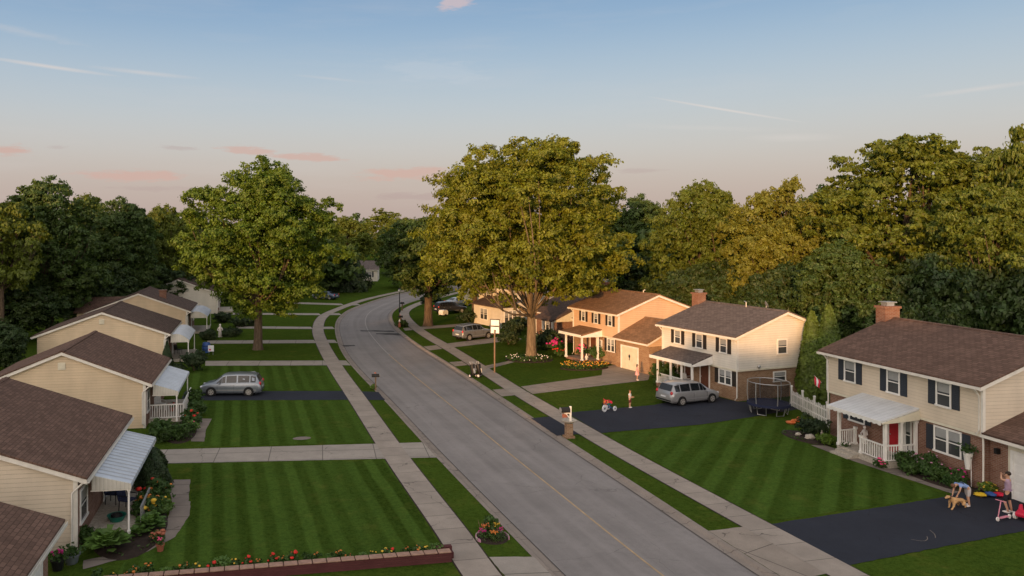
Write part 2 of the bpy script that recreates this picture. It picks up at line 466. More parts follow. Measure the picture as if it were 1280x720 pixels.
M['cloth_maroon'] = plain('maroon trousers', (0.12, 0.03, 0.03), 0.85)
M['cloth_pink'] = plain('pink dress', (0.72, 0.38, 0.42), 0.85)
M['fur'] = plain('golden fur', (0.56, 0.34, 0.16), 0.9, var=0.25, scale=9)
M['eye'] = plain('dark eye', (0.01, 0.008, 0.006), 0.2)
M['terracotta'] = plain('terracotta', (0.35, 0.12, 0.07), 0.8)
def net_material():
    t = NT('safety net'); t.pbsdf((0.015, 0.016, 0.02), 0.8)
    p = t.out.inputs[0].links[0].from_socket
    x, y, z = t.sep(t.coord())
    an = t.math('MULTIPLY', t.math('ARCTAN2', y, x), 1.45)
    fa = t.math('LESS_THAN', t.math('FRACT', t.math('MULTIPLY', an, 14.0)), 0.2)
    fz = t.math('LESS_THAN', t.math('FRACT', t.math('MULTIPLY', z, 14.0)), 0.2)
    tr = t.n('ShaderNodeBsdfTransparent'); m = t.n('ShaderNodeMixShader')
    t.l(t.math('MAXIMUM', fa, fz), m.inputs[0]); t.l(tr.outputs[0], m.inputs[1]); t.l(p, m.inputs[2])
    t.l(m.outputs[0], t.out.inputs[0])
    return t.mat
M['net'] = net_material()
M['glow'] = plain('milky lamp globe', (0.7, 0.68, 0.6), 0.3)

# ------------------------------------------------------------------ ground
def spline(pts, n):
    P = [Vector(p + (0,)) if len(p) == 2 else Vector(p) for p in pts]
    out = []
    for i in range(len(P) - 1):
        p0 = P[max(i - 1, 0)]; p1 = P[i]; p2 = P[i + 1]; p3 = P[min(i + 2, len(P) - 1)]
        k = max(2, int((p2 - p1).length / 1.0))
        l = max((p2 - p1).length, 1e-6)
        m1 = (p2 - p0) * (l / max((p2 - p0).length, 1e-6)); m2 = (p3 - p1) * (l / max((p3 - p1).length, 1e-6))
        for j in range(k):
            t = j / k
            out.append(p1 * (2*t**3 - 3*t**2 + 1) + m1 * (t**3 - 2*t**2 + t) + p2 * (-2*t**3 + 3*t**2) + m2 * (t**3 - t**2))
    out.append(P[-1])
    d = [0]
    for a, b in zip(out, out[1:]): d.append(d[-1] + (b - a).length)
    res = []; j = 0
    for i in range(n):
        s = d[-1] * i / (n - 1)
        while j < len(d) - 2 and d[j + 1] < s: j += 1
        f = (s - d[j]) / max(d[j + 1] - d[j], 1e-9)
        res.append(out[j].lerp(out[j + 1], min(max(f, 0), 1)))
    return res, d[-1]

def offset(line, off):
    out = []
    for i, p in enumerate(line):
        t = (line[min(i + 1, len(line) - 1)] - line[max(i - 1, 0)]); t.z = 0; t.normalize()
        out.append(p + Vector((t.y, -t.x, 0)) * off)
    return out

def strip(name, rows, mat, kind='structure', jitter=0.0):
    """rows: list of polylines (each a list of points with z) lofted side by side, UV in metres."""
    n = len(rows[0]); m = len(rows); vs = []; uv = []; dist = 0
    for i in range(n):
        if i: dist += (rows[0][i] - rows[0][i - 1]).length
        w = 0
        for j in range(m):
            if j: w += (rows[j][i] - rows[j - 1][i]).length
            vs.append(tuple(rows[j][i])); uv.append((dist, w))
    fs = [(i * m + j, i * m + j + 1, (i + 1) * m + j + 1, (i + 1) * m + j) for i in range(n - 1) for j in range(m - 1)]
    me = bpy.data.meshes.new(name); me.from_pydata(vs, [], fs)
    ul = me.uv_layers.new(name='UVMap')
    for lp in me.loops: ul.data[lp.index].uv = uv[lp.vertex_index]
    me.materials.append(mat)
    o = bpy.data.objects.new(name, me); COL.objects.link(o)
    if kind: o['kind'] = kind
    return o

def zed(line, z): return [Vector((p.x, p.y, z)) for p in line]

N = 190
ROAD_L = [(12.0, -40), (12.0, 26), (12.05, 40), (12.3, 54), (12.4, 66), (12.7, 74), (13.4, 82), (15.1, 95), (17.1, 105), (20.2, 115), (24.4, 124), (30.1, 134.6), (36, 144), (50, 163), (70, 185)]
ROAD_R = [(19.6, -40), (19.7, 24), (20, 33), (20.3, 42.5), (20.6, 50), (20.9, 58), (21.2, 67), (21.45, 78), (22.2, 90), (23.8, 101.6), (26.3, 111.5), (30.8, 122), (37, 132), (52, 152), (73, 176)]
rl, _ = spline(ROAD_L, N); rr, _ = spline(ROAD_R, N)
mids = [[a.lerp(b, k / 8) for a, b in zip(rl, rr)] for k in range(9)]
strip('road', [zed(l, 0.06 * math.sin(math.pi * k / 8)) for k, l in enumerate(mids)], M['road'])
cl = [a.lerp(b, 0.5) for a, b in zip(rl, rr)]
cl2 = [p for p in cl if p.y < 75]
strip('road_line', [zed(offset(cl2, -0.04), 0.066), zed(offset(cl2, 0.04), 0.066)], M['line'])
cl3 = [p for p in cl if p.y >= 74]
strip('road_seam', [zed(offset(cl3, -0.06), 0.066), zed(offset(cl3, 0.06), 0.066)], M['seam'])
def kerb(name, ln, side):
    a = offset(ln, 0.0); b = offset(ln, -0.30 * side); c = offset(ln, -0.42 * side); d = offset(ln, -0.60 * side)
    strip(name, [zed(a, 0.016), zed(b, 0.024), zed(c, GZ + 0.012), zed(d, GZ + 0.014)], M['kerb'])
kerb('kerb', offset(rl, 0.45), 1)
kerb('kerb', offset(rr, -0.45), -1)

def ground_sheet(name, line, far, mat):
    rows = [zed(line, GZ)]
    for f in (0.03, 0.1, 0.25, 0.6, 1.0):
        rows.append([Vector((p.x + (far - p.x) * f, p.y + (q.y - p.y) * 0, GZ)) for p, q in zip(line, line)])
    return strip(name, rows, mat)
g_l = offset(rl, -0.15); g_r = offset(rr, 0.15)
o = strip('ground', [[Vector((-420, y, -0.12)) for y in (-300, 100, 900)], [Vector((500, y, -0.12)) for y in (-300, 100, 900)]], M['grass'])
gl_line = [Vector((12, -300, 0))] + g_l + [Vector((90, 230, 0)), Vector((120, 900, 0))]
gr_line = [Vector((19.8, -300, 0))] + g_r + [Vector((93, 225, 0)), Vector((121, 900, 0))]
def wide(name, line, xf):
    strip(name, [zed(line, GZ), [Vector((p.x * 0.3 + xf * 0.7, p.y, GZ)) for p in line], [Vector((xf, p.y, GZ)) for p in line]], M['grass'])
wide('terrain', gl_line, -420); wide('terrain', gr_line, 500)

SWL = [(9.45, -40), (9.45, 26), (9.6, 30), (9.8, 40), (10.35, 55), (10.8, 68), (11.7, 83.5), (12.9, 95.5), (15.5, 108.4), (19.6, 118.6), (25.5, 130.5), (34, 143.5), (48, 163)]
SWR = [(22.35, -40), (22.3, 23), (22.25, 38), (22.4, 44), (22.75, 55), (23.3, 64), (23.9, 74), (24.4, 87), (25.7, 100), (28, 111), (32.5, 121), (40, 133), (54, 152)]
swl, _ = spline(SWL, N); swr, _ = spline(SWR, N)
for ln in (swl, swr):
    strip('pavement', [zed(offset(ln, -0.68), GZ + .022), zed(ln, GZ + .022), zed(offset(ln, 0.68), GZ + .022)], M['concrete'])

def at_y(line, y):
    for a, b in zip(line, line[1:]):
        if a.y <= y <= b.y: return a.x + (b.x - a.x) * (y - a.y) / max(b.y - a.y, 1e-6)
    return line[-1].x

def sheet(name, pts, z, mat, jit=0.0, step=0.3, seed=0, kind='structure'):
    """flat ngon with a slightly ragged outline"""
    rnd = random.Random(seed); out = []
    for i, p in enumerate(pts):
        q = pts[(i + 1) % len(pts)]
        L = math.dist(p, q); k = max(1, int(L / step)) if jit else 1
        for j in range(k):
            t = j / k
            x = p[0] + (q[0] - p[0]) * t; y = p[1] + (q[1] - p[1]) * t
            if j and jit:
                nx, ny = (q[1] - p[1]) / L, -(q[0] - p[0]) / L
                d = rnd.uniform(-jit, jit); x += nx * d; y += ny * d
            out.append((x, y, z))
    me = bpy.data.meshes.new(name); me.from_pydata(out, [], [tuple(range(len(out)))])
    bm = bmesh.new(); bm.from_mesh(me); bmesh.ops.triangulate(bm, faces=bm.faces)
    bmesh.ops.recalc_face_normals(bm, faces=bm.faces)
    for f in bm.faces:
        if f.normal.z < 0: f.normal_flip()
    bm.to_mesh(me); bm.free()
    me.materials.append(mat)
    o = bpy.data.objects.new(name, me); COL.objects.link(o)
    if kind: o['kind'] = kind
    return o

# mown lawns of the near lots
sheet('lawn', [(8.72, 28.3), (9.1, 40.35), (-1.0, 42.0), (-1.0, 39.6), (-0.9, 36.2), (-0.9, 34.4), (-1.6, 31.9), (-2.6, 30.8), (-3.2, 30.2), (-3.4, 28.9)], GZ + .010, M['grass_near'], .07, seed=1)
sheet('lawn', [(9.25, 43.75), (9.75, 54.9), (3.2, 56.5), (-1.0, 57.2), (-0.2, 51.6), (-0.5, 46.3), (-1.0, 45.2)], GZ + .010, M['grass_mid'], .07, seed=2)
sheet('lawn', [(9.85, 58.2), (10.2, 69.1), (0, 71.5), (-2, 71.6), (-2, 60.9), (3.5, 60)], GZ + .010, M['grass_mid'], .07, seed=3)
sheet('lawn', [(23.05, 28.2), (31.5, 28.95), (33.4, 29.1), (33.6, 34), (33.4, 37.5), (36.5, 42.5), (34.2, 43.7), (30.2, 42.9), (23.15, 42.3)], GZ + .010, M['grass_diag'], .07, seed=4)
sheet('lawn', [(23.6, 48.2), (30.0, 48.9), (33.9, 51.0), (34.6, 56.3), (23.9, 54.0)], GZ + .010, M['grass_strip'], .03, seed=5)
# drives and walks
DZ = GZ + .016
sheet('driveway', [(-3.4, 42.5), (9.2, 40.55), (9.3, 43.5), (-3.2, 45.1)], DZ, M['concrete_walk'], .012, seed=10)
sheet('driveway', [(10.4, 40.4), (11.9, 40.15), (11.98, 43.15), (10.5, 43.35)], DZ, M['concrete_walk'], .012, seed=11)
sheet('driveway', [(-2.2, 57.6), (9.7, 55.05), (9.9, 58.1), (-2.0, 60.8)], DZ, M['black_drive'], .025, seed=12)
sheet('driveway', [(10.95, 54.7), (12.25, 54.4), (12.35, 57.2), (11.1, 57.7)], DZ, M['black_drive'], .025, seed=13)
def walk(xs, y0l, y0r, w, sw=True):
    a = at_y(swl, y0r) ; k = at_y(rl, y0r)
    sheet('footpath', [(xs, y0l), (a - .6, y0r), (a - .6, y0r + w), (xs, y0l + w)], DZ, M['concrete_walk'], .02, seed=int(y0l))
    if sw: sheet('footpath', [(a + .6, y0r - .2), (k - .2, y0r - .5), (k - .2, y0r + w - .5), (a + .6, y0r + w - .2)], DZ, M['concrete_walk'], .02, seed=int(y0l) + 1)
walk(-0.6, 71.6, 69.3, 2.6); walk(-0.5, 85.2, 83.0, 2.4); walk(3, 97.4, 94.6, 2.2)
walk(2, 113.2, 109.5, 2.4); walk(12, 127.5, 122.5, 3.0)
sheet('driveway', [(22.95, 23.9), (33.0, 25.0), (38.0, 25.6), (38.0, 29.8), (35.2, 29.6), (33.2, 28.95), (23.0, 27.95)], DZ, M['black_drive'], .03, seed=20)
sheet('driveway', [(20.2, 42.7), (21.78, 42.75), (21.98, 47.2), (20.4, 47.0)], DZ, M['black_drive'], .025, seed=21)
sheet('driveway', [(23.1, 42.7), (30.2, 43.1), (34.2, 43.95), (39.6, 45.3), (39.5, 47.2), (36.8, 48.2), (36.2, 50.9), (30.4, 48.6), (23.35, 47.9)], DZ, M['black_drive'], .025, seed=22)
sheet('driveway', [(19.95, 27.9), (21.75, 27.95), (21.75, 23.5), (19.85, 23.3)], DZ, M['concrete_drive'], .02, seed=23)
sheet('driveway', [(23.5, 53.9), (34.9, 56.7), (36.8, 59.4), (36.9, 63.8), (35.6, 63.6), (34.0, 62.6), (32.2, 59.4), (23.7, 56.6)], DZ, M['concrete_drive'], .02, seed=24)
sheet('driveway', [(20.95, 53.6), (22.1, 53.8), (22.3, 56.2), (21.1, 56.0)], DZ, M['concrete_drive'], .02, seed=25)
sheet('footpath', [(23.9, 64.4), (27.6, 67.2), (27.4, 67.9), (23.9, 65.7)], DZ, M['concrete_drive'], .02, seed=26)
sheet('driveway', [(24.0, 76.5), (34, 80.8), (34, 83.9), (24.2, 79.2)], DZ, M['concrete_drive'], .02, seed=27)
sheet('driveway', [(21.6, 75.4), (23.2, 76.1), (23.3, 78.6), (21.7, 78.0)], DZ, M['concrete_drive'], .02, seed=28)
sheet('driveway', [(21.4, 66.2), (22.7, 66.6), (22.8, 68.6), (21.5, 68.4)], DZ, M['concrete_drive'], .02, seed=29)
sheet('driveway', [(25.0, 91.3), (46, 97.3), (46, 99.8), (25.2, 93.6)], DZ, M['concrete_drive'], .02, seed=30)
sheet('driveway', [(22.9, 90.6), (24.0, 91), (24.1, 93.3), (23.2, 92.9)], DZ, M['concrete_drive'], .02, seed=31)
# garden paths
sheet('path', [(-2.2, 39.6), (-1.05, 39.4), (-1.05, 36.3), (-0.95, 36.2), (-0.95, 34.5), (-1.45, 32.2), (-2.4, 31.0), (-4.6, 29.9), (-4.7, 30.7), (-3.3, 31.1), (-2.35, 32.2), (-1.85, 34.2), (-1.75, 36.2)], DZ, M['path'], .02, seed=40)
sheet('path', [(-1.3, 52.0), (0.0, 51.6), (-0.35, 49), (-0.45, 46.2), (-1.2, 46.4), (-1.2, 49.2)], DZ, M['path'], .02, seed=41)
sheet('path', [(33.55, 37.6), (34.35, 37.3), (34.3, 34.2), (34.9, 31.5), (35.4, 29.6), (33.9, 29.2), (33.7, 31.5), (33.5, 34.2)], DZ + .002, M['path'], .02, seed=42)
# darker patches on the carriageway
sheet('road_patch', [(17.6, 91.6), (21.4, 90.2), (21.3, 91.5), (17.7, 92.6)], 0.068, M['patch'], .3, .6, 50)
sheet('road_patch', [(18.9, 88.6), (21.7, 87.4), (21.7, 88.9), (19.0, 89.5)], 0.068, M['patch'], .25, .6, 51)
sheet('road_patch', [(13.6, 80.6), (14.9, 80.5), (14.9, 81.2), (13.6, 81.3)], 0.05, M['patch'], .1, .4, 52)
sheet('manhole_cover', [(5.2 + .55 * math.cos(a * .5236), 45.6 + .35 * math.sin(a * .5236)) for a in range(12)], GZ + .02, M['path'])

# chalk scribbles on the near right driveway
for i, pts in enumerate([[(27.3, 25.3), (27.6, 25.05), (27.95, 25.15), (28.2, 25.4)], [(28.4, 25.2), (28.7, 25.5), (28.9, 25.9)]]):
    ln, _ = spline(pts, 14)
    strip('chalk_mark', [zed(offset(ln, -.012), DZ + .005), zed(offset(ln, .012), DZ + .005)], M['path'])

for ln in (offset(rl, .45), offset(rr, -.45)):
    strip('gutter_seam', [zed(offset(ln, -.018), .036), zed(offset(ln, .018), .036)], M['patch'])
sheet('driveway', [(10.25, 27.55), (11.9, 27.2), (11.9, 21), (10.2, 21)], DZ, M['concrete_walk'], .02, seed=9)

for ln in (swl, swr):
    for s in (-1, 1):
        strip('soil_edge', [zed(offset(ln, s * .67), GZ + .0135), zed(offset(ln, s * .74), GZ + .0135)], M['soil'])

# ------------------------------------------------------------------ houses
FACE = {'front': Matrix(((0, -1, 0, 0), (1, 0, 0, 0), (0, 0, 1, 0), (0, 0, 0, 1))),   # u=+y, out=-x
        'near': Matrix(((1, 0, 0, 0), (0, 1, 0, 0), (0, 0, 1, 0), (0, 0, 0, 1)))}
FACE['front'] = Matrix(((0, 1, 0, 0), (1, 0, 0, 0), (0, 0, 1, 0), (0, 0, 0, 1)))      # (u, n, z): n>0 points into the house

def window(h, face, off, u, z, w, hh, shut=None, mull=0, trim='white', shw=None, label=None):
    """sash window proud of a wall; u,z = centre; off = wall plane position."""
    T = Matrix.Translation((off, 0, 0)) @ FACE['front'] if face == 'front' else Matrix.Translation((0, off, 0))
    if face == 'far': T = Matrix.Translation((0, off, 0)) @ Matrix.Scale(-1, 4, (0, 1, 0))
    m = MB(); m.T = T; t = 0.09; d0, d1 = -0.05, 0.01
    a, b, c, d = u - w / 2, u + w / 2, z - hh / 2, z + hh / 2
    m.box(a - t, b + t, d0, d1, d, d + t); m.box(a - t - .03, b + t + .03, d0 - .03, d1, c - t, c)
    m.box(a - t, a, d0, d1, c, d); m.box(b, b + t, d0, d1, c, d)
    m.box(a, b, d0 + .015, d1, z - .025, z + .025)
    for k in range(mull):
        x = a + (b - a) * (k + 1) / (mull + 1)
        m.box(x - .06, x + .06, d0 + .005, d1, c, z - .025); m.box(x - .06, x + .06, d0 + .005, d1, z + .025, d)
    f = m.build('window', M[trim], h)
    p = MB(); p.T = T; p.box(a, b, -0.022, -0.012, c, d); p.build('pane', M['glass'], f)
    p = MB(); p.T = T; p.box(a + .03, b - .03, -0.026, -0.0225, z + .1 * hh, d - .02); p.build('blind', M['curtain'], f)
    if shut:
        sw = shw or 0.36
        for s in (-1, 1):
            m = MB(); m.T = T; x0 = (a - t - .03 - sw) if s < 0 else (b + t + .03)
            m.box(x0, x0 + sw, -0.045, 0.0, c - .06, d + .06)
            n = max(6, int(hh / .09))
            for k in range(n):
                zz = c + hh * k / n
                m.box(x0 + .05, x0 + sw - .05, -0.055, -0.044, zz + .01, zz + hh / n * .62)
            m.build('shutter', M[shut], h)
    return f

def door(h, face, off, u, z0, w, hh, mat, glassy=False):
    T = Matrix.Translation((off, 0, 0)) @ FACE['front'] if face == 'front' else Matrix.Translation((0, off, 0))
    m = MB(); m.T = T; a, b = u - w / 2, u + w / 2
    m.box(a, b, -0.03, 0.01, z0, z0 + hh)
    for (p0, p1, q0, q1) in ((.12, .45, .1, .42), (.55, .88, .1, .42), (.12, .45, .5, .9), (.55, .88, .5, .9)):
        m.box(a + w * p0, a + w * p1, -0.042, -0.029, z0 + hh * q0, z0 + hh * q1)
    d = m.build('door', M[mat], h)
    f = MB(); f.T = T
    f.box(a - .1, a, -0.05, 0.01, z0, z0 + hh + .1); f.box(b, b + .1, -0.05, 0.01, z0, z0 + hh + .1); f.box(a, b, -0.05, 0.01, z0 + hh, z0 + hh + .1)
    f.build('door_frame', M['white'], d)
    k = MB(); k.T = T; k.ell((b - .1, -0.07, z0 + hh * .47), (.035, .035, .035), 8, 6); k.build('handle', M['steel'], d, 60)
    return d

def garage_door(h, off, u, z0, w, hh, mat='white', rows=4, cols=4):
    T = Matrix.Translation((off, 0, 0)) @ FACE['front']
    m = MB(); m.T = T; a = u - w / 2
    m.box(a, a + w, -0.02, 0.01, z0, z0 + hh)
    for i in range(rows):
        for j in range(cols):
            m.box(a + w * (j + .08) / cols, a + w * (j + .92) / cols, -0.034, -0.019, z0 + hh * (i + .12) / rows, z0 + hh * (i + .88) / rows)
    g = m.build('garage_door', M[mat], h, bevel=.008)
    f = MB(); f.T = T
    f.box(a - .13, a, -0.055, 0.01, z0, z0 + hh + .13); f.box(a + w, a + w + .13, -0.055, 0.01, z0, z0 + hh + .13); f.box(a, a + w, -0.055, 0.01, z0 + hh, z0 + hh + .13)
    f.build('door_frame', M['white'], g)
    return g

def gable_poly(x0, x1, z0, ze, zr):
    return [(x0, z0), (x1, z0), (x1, ze), ((x0 + x1) / 2, zr), (x0, ze)]

def roof(h, x0, x1, y0, y1, ze, zr, mat, over=.4, rake=.25, gut=True):
    """gable roof with the ridge along y: shingle slabs, white rake boards, soffit and gutter"""
    xm = (x0 + x1) / 2; sl = (zr - ze) / (xm - x0)
    ex0, ex1, ez = x0 - over, x1 + over, ze - over * sl
    m = MB()
    m.ext([(ex0 - .02, ez + .15), (xm, zr + .17), (ex1 + .02, ez + .15), (ex1 + .02, ez + .23), (xm, zr + .25), (ex0 - .02, ez + .23)], y0 - rake - .03, y1 + rake + .03)
    r = m.build('roof', M[mat], h)
    c = MB(); c.ext([(xm - .16, zr + .19), (xm, zr + .252), (xm + .16, zr + .19), (xm + .16, zr + .235), (xm, zr + .285), (xm - .16, zr + .235)], y0 - rake - .02, y1 + rake + .02)
    c.build('ridge_cap', M[mat], r)
    t = MB()
    for ya, yb in ((y0 - rake, y0 - rake + .06), (y1 + rake - .06, y1 + rake)):
        t.ext([(ex0, ez - .04), (xm, zr - .02), (ex1, ez - .04), (ex1, ez + .15), (xm, zr + .17), (ex0, ez + .15)], ya, yb)
    t.ext([(ex0, ez + .02), (xm, zr + .04), (ex1, ez + .02), (ex1, ez + .147), (xm, zr + .167), (ex0, ez + .147)], y0 - rake + .061, y1 + rake - .061)
    t.build('fascia', M['trim'], r)
    if gut:
        for x in (ex0 - .1, ex1):
            g = MB(); g.ext([(x, ez + .02), (x + .1, ez + .02), (x + .1, ez + .14), (x + .085, ez + .14), (x + .085, ez + .04), (x + .015, ez + .04), (x + .015, ez + .14), (x, ez + .14)], y0 - rake - .04, y1 + rake + .04)
            g.build('gutter', M['trim'], h)
    return ez

def downspout(h, x, y, ztop, xe, zb=0.12):
    m = MB(); m.path([(xe, y, ztop), (xe + (x - xe) * .3, y, ztop - .12), (x - .06, y, ztop - .42), (x - .06, y, zb + .15), (x - .25, y, zb)], .045, 6)
    m.build('downspout', M['trim'], h, 60)

def chimney(h, x, y, z0, z1, w=.55, d=.8, cap=True):
    m = MB(); m.box(x - w, x + w, y - d / 2, y + d / 2, z0, z1); m.box(x - w - .07, x + w + .07, y - d / 2 - .07, y + d / 2 + .07, z1, z1 + .14)
    c = m.build('chimney', M['brick_chim'], h)
    if cap:
        k = MB(); k.box(x - w * .5, x + w * .5, y - d * .32, y + d * .32, z1 + .142, z1 + .34); k.box(x - w * .75, x + w * .75, y - d * .42, y + d * .42, z1 + .342, z1 + .4)
        k.build('flue_cap', M['steel'], c)

def posts(h, pts, z0, z1, r=.07):
    for x, y in pts:
        m = MB(); m.box(x - r, x + r, y - r, y + r, z0, z1); m.box(x - r - .03, x + r + .03, y - r - .03, y + r + .03, z1 - .12, z1); m.box(x - r - .03, x + r + .03, y - r - .03, y + r + .03, z0, z0 + .14)
        m.build('post', M['white'], h)

def railing(h, a, b, z0, z1, name='railing', mat='white'):
    m = MB(); A, B = Vector(a), Vector(b); L = (B - A).length; n = max(2, int(L / .14))
    ang = math.atan2((B - A).y, (B - A).x)
    m.T = Matrix.Translation((A.x, A.y, 0)) @ Matrix.Rotation(ang, 4, 'Z')
    m.box(0, L, -.035, .035, z1 - .07, z1); m.box(0, L, -.025, .025, z0 + .05, z0 + .11)
    for i in range(n + 1):
        x = L * i / n; m.box(max(0, x - .022), min(L, x + .022), -.02, .02, z0 + .11, z1 - .07)
    m.build(name, M[mat], h)

def two_storey(name, label, loc, rz, y0, y1, D, ze, zr, zb, sid, brk, rf):
    h = thing('house', label, 'house', loc, rz)
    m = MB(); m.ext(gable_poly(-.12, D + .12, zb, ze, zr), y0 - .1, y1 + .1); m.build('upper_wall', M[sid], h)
    m = MB(); m.box(0, D, y0, y1, 0, zb - .002); m.build('brick_wall', M[brk], h)
    m = MB(); m.box(-.135, .02, y0 - .115, y1 + .115, zb - .12, zb - .004); m.box(.02, D, y0 - .115, y0 - .001, zb - .12, zb - .004); m.build('band_board', M['cream'], h)
    for yy in (y0 - .13, y1 + .1 - .08):
        m = MB(); m.box(-.15, -.0, yy, yy + .11, zb, ze + .02); m.build('corner_board', M['trim'], h)
    roof(h, -.12, D + .12, y0 - .1, y1 + .1, ze, zr, rf)
    return h

# --- right side, near: cream house with red door
h = two_storey('house', 'cream two storey house with red front door, white metal porch roof and brick ground floor', (35.8, 30.0, GZ), -4, -.75, 9.3, 8.9, 5.0, 6.75, 2.68, 'siding_cream', 'brick_red', 'roof_brown'); H3 = h
for u, sh in ((7.54, .42), (4.4, .42), (1.27, .42)): window(h, 'front', -.12, u, 4.15, .72, 1.12, 'shutter', shw=sh)
window(h, 'front', 0, 1.16, 1.8, 1.42, 1.15, 'shutter', 1, shw=.42)
window(h, 'front', 0, 7.15, 1.75, 1.05, .8, 'shutter', shw=.4)
window(h, 'front', 0, 3.55, 1.5, .3, 1.6)
door(h, 'front', 0, 4.35, .32, .9, 2.0, 'door_red')
chimney(h, 4.3, 9.72, 0, 7.55, .5, .75)
downspout(h, -.05, -.66, 4.9, -.5, 2.7); downspout(h, -.0, -.82, 2.6, -.1); downspout(h, -.05, 9.33, 4.9, -.5)
m = MB(); m.box(-2.0, 0, 2.9, 6.3, 0, .32); m.build('porch', M['stone'], h)
m = MB(); m.box(-2.35, -2.0, 4.7, 6.0, 0, .21); m.box(-2.7, -2.351, 4.7, 6.0, 0, .1); m.build('steps', M['stone'], h)
m = MB(); m.ext([(-.12, 3.02), (-.12, 3.12), (-2.35, 2.52), (-2.35, 2.42)], 2.75, 6.6); pr = m.build('porch_roof', M['metal_white'], h)
m = MB()
for k in range(22):
    y = 2.75 + 3.85 * (k + .5) / 22; m.prism([(-2.40, y - .085), (-2.36, y - .085), (-2.36, y + .085), (-2.40, y + .085)], 2.30 + .04 * (k % 2), 2.52)
m.build('valance', M['white'], pr)
m = MB(); m.ext([(-.125, 2.5), (-.125, 3.0), (-2.33, 2.42), (-2.33, 2.36)], 2.70, 2.745); m.build('side_panel', M['cream'], pr)
m = MB(); m.ext([(-.125, 2.5), (-.125, 3.0), (-2.33, 2.42), (-2.33, 2.36)], 6.605, 6.65); m.build('side_panel', M['cream'], pr)
posts(h, [(-1.92, 2.98), (-1.92, 6.22), (-1.0, 2.98), (-.12, 2.98)], .32, 2.42)
railing(h, (-1.92, 3.06), (-1.92, 4.6), .32, 1.2); railing(h, (-1.85, 2.98), (-.2, 2.98), .32, 1.2); railing(h, (-1.92, 6.14), (-.9, 6.22), .32, 1.2)
posts(h, [(-1.92, 4.62), (-.9, 6.22)], .32, 1.3, .05)
# its garage wing
wz = 2.72
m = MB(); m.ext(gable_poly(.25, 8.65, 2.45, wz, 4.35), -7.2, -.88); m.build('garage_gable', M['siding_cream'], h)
m = MB(); m.box(.35, 8.55, -7.1, -.76, 0, 2.448); m.build('garage_wall', M['brick_red'], h)
m = MB(); m.box(.31, .349, -6.9, -1.72, 0, 2.5); m.build('garage_panel', M['cream'], h)
roof(h, .25, 8.65, -7.2, -1.05, wz, 4.35, 'roof_brown', .4, .2)
garage_door(h, .31, -3.35, .02, 2.7, 2.1, rows=5, cols=4)
m = MB(); m.box(.1, .3, -1.35, -1.2, 1.9, 2.15); m.build('wall_lamp', M['black'], h)

# --- right side, middle: white house with trampoline
h = two_storey('house', 'white two storey house with grey brown roof and brick ground floor beside the trampoline', (36.9, 48.3, GZ), 7, 0, 7.75, 8.8, 4.62, 6.15, 2.27, 'siding_white', 'brick_tan', 'roof_grey'); H2 = h
for u in (6.03, 3.65, 1.2): window(h, 'front', -.12, u, 3.85, .58, .95, 'shutter_black', shw=.33)
window(h, 'front', 0, 1.14, 1.55, 1.1, .95, 'shutter_black', 1, shw=.36)
window(h, 'near', -.1, 4.1, 3.75, .8, .95); window(h, 'near', 0, 3.95, 1.55, 1.05, .6)
window(h, 'front', 0, 6.6, 1.4, .7, .8)
door(h, 'front', 0, 3.2, .3, .85, 1.9, 'door_brown'); door(h, 'front', 0, 4.9, .3, .8, 1.8, 'door_brown')
chimney(h, 4.0, 8.3, 0, 6.95, .42, .7)
downspout(h, -.06, -.08, 4.5, -.5); downspout(h, -.06, 7.8, 4.5, -.5)
m = MB(); m.box(-1.9, 0, 2.4, 6.4, 0, .3); m.build('porch', M['brick_red'], h)
m = MB(); m.ext([(-.12, 2.92), (-.12, 3.02), (-2.1, 2.42), (-2.1, 2.32)], 2.3, 6.9); pr = m.build('porch_roof', M['roof_grey'], h)
m = MB(); m.ext([(-.125, 2.3), (-.125, 2.92), (-2.08, 2.31), (-2.08, 2.2)], 2.24, 2.30); m.build('side_panel', M['white'], pr)
m = MB(); m.ext([(-.125, 2.3), (-.125, 2.92), (-2.08, 2.31), (-2.08, 2.2)], 6.9, 6.96); m.build('side_panel', M['white'], pr)
m = MB(); m.box(-2.14, -2.1, 2.24, 6.96, 2.2, 2.44); m.build('fascia', M['white'], pr)
posts(h, [(-1.85, 2.5), (-1.85, 3.6), (-1.85, 4.8), (-1.85, 6.3)], .3, 2.3, .06)
railing(h, (-1.85, 3.66), (-1.85, 6.24), .3, 1.1)
for zz, xx in ((2.42, 1.85),):
    m = MB(); m.ell((xx, -.18, zz), (.13, .09, .13), 10, 6); m.bar((xx, -.1, zz), (xx, -.2, zz), .04); m.build('floodlight', M['steel'], h, 50)
m = MB(); m.bar((4.2, 3.4, 6.0), (4.2, 3.4, 6.7), .04); m.path([(4.2, 3.4, 6.7), (4.25, 3.6, 6.75)], .04); m.build('vent_pipe', M['steel'], h)
m = MB(); m.T = Matrix.Translation((5.4, 2.6, 6.55)) @ Matrix.Rotation(R(60), 4, 'Y') @ Matrix.Rotation(R(30), 4, 'X')
m.lathe([(.02, -.06), (.18, -.02), (.3, .06), (.29, .07), (.17, 0), (.02, -.03)], n=14); m.T = None; m.bar((5.4, 2.6, 5.85), (5.4, 2.6, 6.5), .03); m.build('satellite_dish', M['steel'], h, 50)

